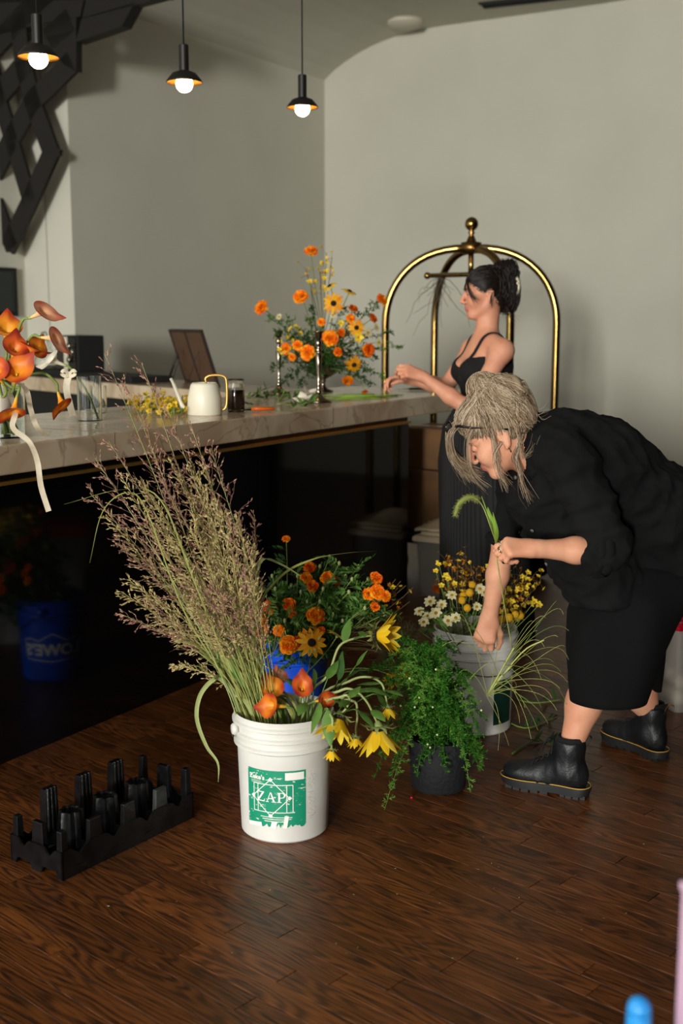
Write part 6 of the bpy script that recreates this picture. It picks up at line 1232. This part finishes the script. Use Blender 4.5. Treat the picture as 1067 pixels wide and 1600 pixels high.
# hair: blonde, pinned up
M_h = [leafmat('blonde_hair_a', (200, 178, 150), (220, 202, 178), .2, .42), leafmat('blonde_hair_b', (156, 130, 102), (182, 158, 130), .2, .42), leafmat('blonde_hair_c', (92, 72, 54), (126, 102, 78), .2, .45)]
Hs = Sdf(); E_ = lambda c, r, k=.03: Hs.ell(hb.p(*c), np.array(r) * hb.k, hb.M, k)
E_((-.022, 0, .042), (.1, .08, .092)); E_((-.055, 0, .1), (.082, .074, .06), .04); E_((-.095, 0, .04), (.05, .066, .07), .03); E_((-.03, 0, .165), (.042, .042, .034), .03); E_((.045, 0, .085), (.05, .066, .05), .03); E_((-.1, .0, .1), (.045, .05, .05), .03)
Hc = Sdf(); Hc.p = list(Hs.p); Hc.ell(hb.p(.09, 0, -.03), np.array((.082, .12, .085)) * hb.k, hb.M, .02, 'sub'); Hc.ell(hb.p(.03, .08, -.03), np.array((.06, .045, .05)) * hb.k, hb.M, .02, 'sub'); Hc.ell(hb.p(-.02, 0, -.1), np.array((.1, .1, .05)) * hb.k, hb.M, .02, 'sub')
Vt, F = Hc.mesh(.004); N_ = vnorm(Vt, F); Vt = Vt + N_ * crease(Vt, 4, 90, .002)[:, None]; hair = build_np('hair', Vt, F, M_h[1], pw)
bun = hb.p(-.03, 0, .165)
def st1(r_):
    a = r_.uniform(-1.25, 1.25); return hb.p(.085 - .06 * abs(a) ** 1.3 + r_.randn() * .006, .075 * math.sin(a) + r_.randn() * .005, .075 - .045 * abs(a) + r_.randn() * .01)
mb = strands(Hs, st1, lambda r_, a: hb.p(-.035 + r_.randn() * .015, r_.randn() * .015, .16 + r_.randn() * .012), 760, .0010, .006, .006, 1)
mb2 = strands(Hs, lambda r_: hb.p(-.07 + r_.randn() * .035, r_.choice([-1, 1, 1]) * .07 + r_.randn() * .008, -.03 + r_.randn() * .02), lambda r_, a: hb.p(-.035 + r_.randn() * .015, r_.randn() * .015, .16 + r_.randn() * .012), 620, .0010, .006, .008, 2)
mb3 = strands(Hs, lambda r_: hb.p(-.03 + .045 * math.cos(q := r_.rand() * 6.28), .045 * math.sin(q), .14), lambda r_, a: hb.p(-.03 + r_.randn() * .014, r_.randn() * .014, .2), 200, .0012, .006, .008, 3)
mb4 = strands(Hs, lambda r_: hb.p(-.03 + r_.randn() * .03, r_.uniform(-.06, .06), .15), lambda r_, a: hb.p(.1, (a - hb.c) @ hb.M[:, 1] / hb.k * 1.1, .085 + r_.randn() * .012), 320, .0010, .007, .006, 4)
mb5 = strands(Hs, lambda r_: hb.p(-.125 + r_.randn() * .012, r_.uniform(-.06, .07), -.0 + r_.randn() * .03), lambda r_, a: hb.p(-.035 + r_.randn() * .015, r_.randn() * .015, .16 + r_.randn() * .012), 520, .0010, .006, .008, 14)
for m_ in (mb, mb2, mb3, mb4, mb5): m_.build('hair_strands', M_h, hair)
mb = MB()
for i in range(9): y = -.05 + .0125 * i; loose(mb, [hb.p(.07, y, .1), hb.p(.125, y * 1.1, .085), hb.p(.15, y * 1.1, .03), hb.p(.145, y, -.02), hb.p(.14 - .012 * (i % 3), y * .8, -.065)], 44, .0008, .007, 30 + i)
loose(mb, [hb.p(.05, .06, .07), hb.p(.09, .08, .04), hb.p(.12, .075, -.02), hb.p(.125, .06, -.07), hb.p(.11, .05, -.12)], 16, .0009, .008, 50)
loose(mb, [hb.p(.01, .078, .03), hb.p(.03, .088, -.03), hb.p(.05, .085, -.09), hb.p(.06, .07, -.15)], 22, .0008, .006, 51, .003)
Aw = lambda x, y, Y: P(x, y, Y)
loose(mb, [hb.p(-.06, .07, -.03), Aw(806, 712, 3.55), Aw(812, 735, 3.54), Aw(818, 760, 3.53), Aw(826, 778, 3.53)], 30, .0009, .006, 52, .004)
loose(mb, [hb.p(-.06, .075, .0), Aw(812, 690, 3.54), Aw(815, 715, 3.53), Aw(830, 705, 3.53), Aw(835, 690, 3.53)], 10, .0008, .006, 53, .004)
loose(mb, [hb.p(-.1, .03, .05), Aw(828, 640, 3.6), Aw(838, 650, 3.6), Aw(846, 645, 3.6)], 16, .0007, .012, 54, .003)
loose(mb, [hb.p(.0, .08, -.01), Aw(772, 712, 3.53), Aw(780, 738, 3.53), Aw(795, 755, 3.53)], 12, .0008, .005, 55, .002)
mb.build('loose_strands', M_h, hair)
# sunglasses pushed up on the head, earring, rings
M_tort = mat('dark_tortoise', (16, 12, 10), .15)
gl = MB(); fl = [hb.p(.098, y, .098 - .25 * y * y) for y in np.linspace(-.066, .066, 13)]; gl.tube([Vector(q) for q in fl], .004, 6); glo = gl.build('sunglasses', M_tort, pw)
for g in (-1, 1):
    MB().lathe([(0, .002), (.017, .002), (.021, .0), (.017, -.002), (0, -.002)], 20, hb.p(.122, .036 * g, .095), axis=Vector(hb.M @ np.array([.75, .45 * g, .5]))).build('lens', mat('dark_lens', (10, 10, 11), .06), glo)
    MB().tube([Vector(q) for q in (hb.p(.094, .066 * g, .098), hb.p(.06, .076 * g, .072), hb.p(-.005, .074 * g, .034), hb.p(-.035, .084 * g, .012))], [.0042, .003, .0026, .003], 6).build('temple_arm', M_tort, glo)
MB().tube(ring_tube(hb.p(-.008, .08, -.046), hb.M[:, 0], .0075, 0), .0013, 6, cap=False).build('earring', M_silver, pw)
for fi, seg, m_ in ((0, 0, M_silver), (1, 0, M_silver), (2, 1, M_dark)):
    a, b = HN[fi][seg]; MB().tube(ring_tube(lerp(a, b, .55), b - a, .0096, 0), .0028, 8, cap=False).build('ring', m_, pw)
for i in range(4):
    for H_ in (HN, HF):
        a, b = H_[i][2]; v = Vector(b - a).normalized(); pr = H_[i][1]; nn = Vector(pr[0] - pr[1]).cross(v).cross(v); nn = nn.normalized() if nn.length > 1e-6 else v.orthogonal()
        MB().ball(Vector(b) - v * .003 + nn * .0062, (.0042, .0042, .0055), 8, 6, axis=v).build('fingernail', mat('nail', (222, 170, 150), .25), pw)
# foxtail and wiry grass held in the near hand
hp_ = Vector((HN[0][2][1] + HN['t'][2][1]) / 2); hp_ = P(775, 850, hp_.y)
t = thing('foxtail_grass', 'green foxtail grass stem held in the hand with a bristly nodding head', 'foxtail', hp_)
MB().tube(spline([P(800, 1012, 3.5), P(787, 940, 3.44), P(776, 870, hp_.y), hp_, P(766, 822, 3.38), P(756, 795, 3.38), P(748, 782, 3.38)], 6), .0018, 6).build('stem', G_straw, t)
hd = spline([P(748, 782, 3.38), P(738, 777, 3.38), P(726, 780, 3.375), P(716, 790, 3.37), P(711, 806, 3.37)], 6); mb = MB(); mb.tube(hd, [.004 + .004 * math.sin(math.pi * i / (len(hd) - 1)) for i in range(len(hd))], 8)
for i in range(520): k = random.randrange(len(hd) - 1); q = hd[k].lerp(hd[k + 1], U(0, 1)); e = (rndv() + (hd[k + 1] - hd[k]).normalized() * .5).normalized(); mb.tube([q + e * .004, q + e * U(.011, .016)], [.0007, .0002], 3, cap=False)
mb.build('seed_head', leafmat('foxtail_green', (150, 160, 84), (176, 180, 104), .4, .7), t)
for pl, w_ in (([hp_, P(772, 820, 3.37), P(764, 800, 3.37), P(762, 792, 3.37)], .01), ([hp_, P(766, 815, 3.38), P(754, 780, 3.38), P(752, 775, 3.38)], .003), ([hp_, P(776, 830, 3.37), P(770, 800, 3.36)], .012)): s_ = spline(pl, 5); k = len(s_); MB().ribbon(s_, [w_ * math.sin(math.pi * (.15 + .83 * i / (k - 1))) for i in range(k)], side=V(1, .2, 0), fold=.2).build('leaf', leafmat('fresh_blade', (120, 160, 50), (150, 184, 80), .35), t)
j0 = P(803, 1012, 3.5); low = P(762, 1085, 3.56)
t = thing('wiry_grass_spray', 'wide spray of thin wiry green grass hanging below the holding hand', 'grass spray', low); 
ends = [(888, 985), (882, 1010), (888, 1030), (876, 1050), (886, 1065), (862, 1090), (845, 1105), (870, 1110), (852, 965), (830, 970), (880, 960), (812, 1130), (840, 1140), (795, 1165), (830, 1155), (865, 1035), (850, 1010), (872, 995), (885, 1100), (820, 1105), (856, 1130), (840, 985), (874, 1075), (805, 1080), (700, 975), (720, 960), (690, 1010), (715, 1055), (735, 1060), (790, 920), (868, 940), (778, 1172), (845, 1060)]
for k, (px, py) in enumerate(ends):
    e = P(px, py, 3.52 + U(-.07, .1)); st = low + rndv() * .008 if k % 2 else j0.lerp(low, U(.1, .9)); m1 = st + (e - st) * .45 + V(U(-.01, .03), U(-.02, .02), U(.02, .07)); pts = bez(st, st + (m1 - st) * .7, m1 + (e - st) * .35 + ZU * .02, e, 12); mb = MB(); mb.tube(pts, [.0010 - .0005 * i / 12 for i in range(13)], 4, cap=False)
    for i in range(40): f = U(.35, 1) * 12; q = pts[min(int(f), 11)].lerp(pts[min(int(f), 11) + 1], f - min(int(f), 11)); dd = (pts[min(int(f), 11) + 1] - pts[min(int(f), 11)]).normalized(); mb.tube([q, q + dd * .004 + rndv() * .0008], [.0011, .0004], 3, cap=False)
    mb.build('wiry_stem', G_straw if k % 3 else G_stem, t)
for pl in ([low, P(790, 1035, 3.52), j0], [low, P(815, 1020, 3.52), P(850, 1000, 3.5)], [low, P(775, 1065, 3.55), P(800, 1040, 3.53)]): MB().tube(spline(pl, 5), .0024, 6).build('main_stem', leafmat('lime_stem', (168, 178, 96), (188, 194, 120), .2), t)
# ------------------------------------------------------------------ standing woman
SWO = Vector((.69, 5.6, 0)); pw2 = thing('person', 'person in a black tank top standing at the bar arranging flowers, dark hair clipped up', 'person', SWO)
hs = Head(P(755, 459, 5.6), (-1, -.2, -.06), (-.05, 0, 1), .95); S = Sdf(); hs.skin(S)
nb = A(760, 522, 5.6); S.cap(hs.p(-.03, 0, -.06), nb, .05, .054, .03)
Lv = np.array([.2, -.98, 0]); Fv = np.array([-.98, -.2, 0]); Mt = np.stack([Fv, Lv, np.array([0, 0, 1.])], 1)
ch = A(760, 572, 5.6); S.ell(ch, (.105, .145, .15), Mt, .05); S.cap(nb + Lv * .11 - np.array([0, 0, .045]), nb - Lv * .11 - np.array([0, 0, .045]), .045, .045, .05)
for g in (-1, 1): S.ell(ch + Fv * .085 + Lv * .065 * g - np.array([0, 0, .02]), (.06, .062, .06), Mt, .03)
wa = A(753, 640, 5.6); S.cap(ch, wa, .1, .092, .06); hp2 = A(752, 700, 5.6); S.ell(hp2, (.11, .15, .12), Mt, .06)
for g in (-1, 1): S.cap(hp2 + Lv * .08 * g, np.array([hp2[0], hp2[1], 0]) + Lv * .09 * g + np.array([0, 0, .08]), .08, .04, .04)
shL, elL, wrL = A(785, 548, 5.44), A(733, 640, 5.37), A(660, 588, 5.42); shR, elR, wrR = A(738, 546, 5.77), A(697, 604, 5.76), A(642, 594, 5.72)
for a, b, c in ((shL, elL, wrL), (shR, elR, wrR)):
    S.sph(a, .052, .04).cap(a, b, .045, .036, .03).cap(b, lerp(b, c, .4), .036, .036, .02).cap(lerp(b, c, .4), c, .036, .022, .02)
H2L = hand(S, wrL, (-.95, -.1, .32), (-.1, .85, -.6), -1, ((30, 45, 25), (38, 50, 25), (46, 55, 28), (54, 58, 30)), .98, .1, ((.75, .45, .5), (.9, .0, .5), (.9, -.25, .4)), .022)
H2R = hand(S, wrR, (-.95, -.1, .12), (-.1, -.35, -.9), 1, ((28, 40, 25), (30, 45, 25), (36, 50, 28), (40, 50, 30)), .98, .2, ((.7, .6, .4), (.9, .2, .45), (.9, .0, .45)), .022)
Vt, F = S.mesh(.0044); Vt = relax(Vt, F, 1, .4); fc = Vt[F].mean(1); lc = (fc - hs.c) @ hs.M / hs.k; mi = ((lc[:, 0] > .082) & (abs(lc[:, 1]) < .024) & (lc[:, 2] < -.054) & (lc[:, 2] > -.082)).astype(int)
build_np('body', Vt, F, [SK2, LIP], pw2, mi); hs.extras(pw2, (50, 32, 20), (60, 42, 32), SK2)
T = Sdf(); T.ell(ch, (.111, .151, .155), Mt, .05)
for g in (-1, 1): T.ell(ch + Fv * .086 + Lv * .065 * g - np.array([0, 0, .02]), (.067, .069, .067), Mt, .035)
T.cap(ch, wa, .106, .1, .06); T.ell(A(752, 680, 5.6), (.11, .15, .1), Mt, .05); zt = A(740, 558, 5.6)[2]; T.ell(ch + Fv * .12 + np.array([0, 0, .065]), (.09, .075, .07), Mt, .01, 'sub'); T.half(np.array([ch[0], ch[1], zt]) + Fv * .1, (-.55 * Fv[0] * -1 * .25, .0, 1), .005)
for g in (-1, 1): T.cap(ch + Lv * .2 * g + np.array([0, 0, .12]), ch + Lv * .19 * g + np.array([0, 0, -.01]), .055, .05, .01, 'sub')
T.half(A(752, 676, 5.6), (0, 0, -1)); Vt, F = T.mesh(.005); N_ = vnorm(Vt, F); Vt = Vt + N_ * crease(Vt, 21, 40, .002)[:, None]; M_tank = mat('black_jersey', (13, 13, 15), .9, bump=.15, bscale=300); tk = build_np('tank_top', Vt, F, M_tank, pw2)
def strap(g):
    pts = [ch + Fv * .115 + Lv * .075 * g + np.array([0, 0, .0]), ch + Fv * .09 + Lv * .085 * g + np.array([0, 0, .08]), nb + Fv * .035 + Lv * .09 * g + np.array([0, 0, -.02]), nb - Fv * .02 + Lv * .095 * g + np.array([0, 0, -.012]), nb - Fv * .07 + Lv * .09 * g + np.array([0, 0, -.06]), ch - Fv * .1 + Lv * .085 * g + np.array([0, 0, .0])]; c = np.array([list(q) for q in spline([Vector(q) for q in pts], 8)])
    for _ in range(5): c = c - np.clip(S.ev(c) - .003, -.03, .03)[:, None] * S.grad(c)
    MB().ribbon([Vector(q) for q in c], .026, side=Lv, fold=0).build('strap', M_tank, tk, solid=.005)
strap(1); strap(-1)
Vt, F = loft([(712, 800, 636, 5.6, .105), (695, 812, 668, 5.6, .14), (688, 818, 720, 5.6, .165), (687, 822, 800, 5.6, .17), (686, 828, 900, 5.6, .18), (685, 834, 1003, 5.6, .19)], 480, 'c', None, None, 70, .012)
N_ = -vnorm(Vt, F); Vt = Vt + N_ * crease(Vt * np.array([1, 1, .15]), 17, 20, .010, False)[:, None]; tr = build_np('trousers', Vt, F, mat('black_pleated', (13, 13, 13), .8), pw2)
MB().tube(ring_tube(A(756, 638, 5.6), (0, 0, 1), .125, 0, 32, .85), .012, 8, cap=False).build('waistband', MAT['black_pleated'], tr)
for g in (-1, 1): bt = boot(pw2, Vector((.80, 5.6 + .1 * g, 0)), Vector((.4, 5.58 + .1 * g, 0)), 'shoe', False)
M_d = [mat('dark_hair_a', (24, 17, 14), .38, sheen=0), mat('dark_hair_b', (38, 26, 20), .4), mat('dark_hair_c', (15, 11, 10), .4)]
Hs = Sdf(); E_ = lambda c, r, k=.03: Hs.ell(hs.p(*c), np.array(r) * hs.k, hs.M, k)
E_((-.02, 0, .042), (.104, .082, .092)); E_((-.09, 0, .0), (.05, .068, .085), .03); E_((-.13, 0, .01), (.04, .05, .09), .02); E_((-.115, 0, .105), (.05, .05, .045), .025); E_((-.14, 0, .125), (.032, .035, .035), .015); E_((-.12, 0, -.055), (.04, .045, .045), .02)
Hc = Sdf(); Hc.p = list(Hs.p); Hc.ell(hs.p(.1, 0, -.045), np.array((.088, .12, .095)) * hs.k, hs.M, .02, 'sub')
for g in (-1, 1): Hc.ell(hs.p(.02, .085 * g, -.055), np.array((.06, .03, .05)) * hs.k, hs.M, .015, 'sub')
Vt, F = Hc.mesh(.005); N_ = vnorm(Vt, F); Vt = Vt + N_ * crease(Vt, 4, 80, .002)[:, None]; hair = build_np('hair', Vt, F, M_d[0], pw2)
mb = strands(Hs, lambda r_: hs.p(.085 - .05 * abs(a := r_.uniform(-1.2, 1.2)) + r_.randn() * .005, .075 * math.sin(a), .085 - .06 * abs(a) + r_.randn() * .008), lambda r_, a: hs.p(-.12 + r_.randn() * .015, r_.randn() * .02, .08 + r_.randn() * .03), 360, .0015, .005, .005, 5); mb.build('hair_strands', M_d, hair)
mb = strands(Hs, lambda r_: hs.p(-.12 + r_.randn() * .03, r_.randn() * .05, .13 + r_.randn() * .02), lambda r_, a: hs.p(-.13 + r_.randn() * .02, r_.randn() * .04, -.07 + r_.randn() * .03), 200, .002, .012, .03, 6, lift=.01)
loose(mb, [hs.p(.085, .04, .075), hs.p(.095, .055, .04), hs.p(.085, .066, .0), hs.p(.06, .072, -.035)], 30, .0012, .005, 60); loose(mb, [hs.p(.09, .03, .07), hs.p(.104, .042, .035), hs.p(.1, .052, .012)], 20, .0012, .004, 61)
loose(mb, [hs.p(-.02, .08, .0), hs.p(-.01, .085, -.03), hs.p(-.015, .078, -.06)], 12, .001, .004, 62); loose(mb, [hs.p(-.1, .04, -.06), hs.p(-.1, .05, -.1), hs.p(-.12, .05, -.14)], 14, .001, .01, 63, .003); loose(mb, [hs.p(-.14, 0, .13), hs.p(-.16, .01, .16), hs.p(-.185, .02, .15)], 14, .001, .012, 64, .003)
mb.build('loose_strands', M_d, hair)
MB().tube(spline([hs.p(-.155, .045, .07), hs.p(-.165, .05, .04), hs.p(-.16, .05, .0), hs.p(-.15, .045, -.02)], 4), .008, 8).build('hair_clip', mat('pearl_clip', (200, 190, 160), .15), hair)
for z in (.06, .04): MB().ball(hs.p(-.158, .055, z), .008, 10, 8).build('clip_pearl', MAT['pearl_clip'], hair)
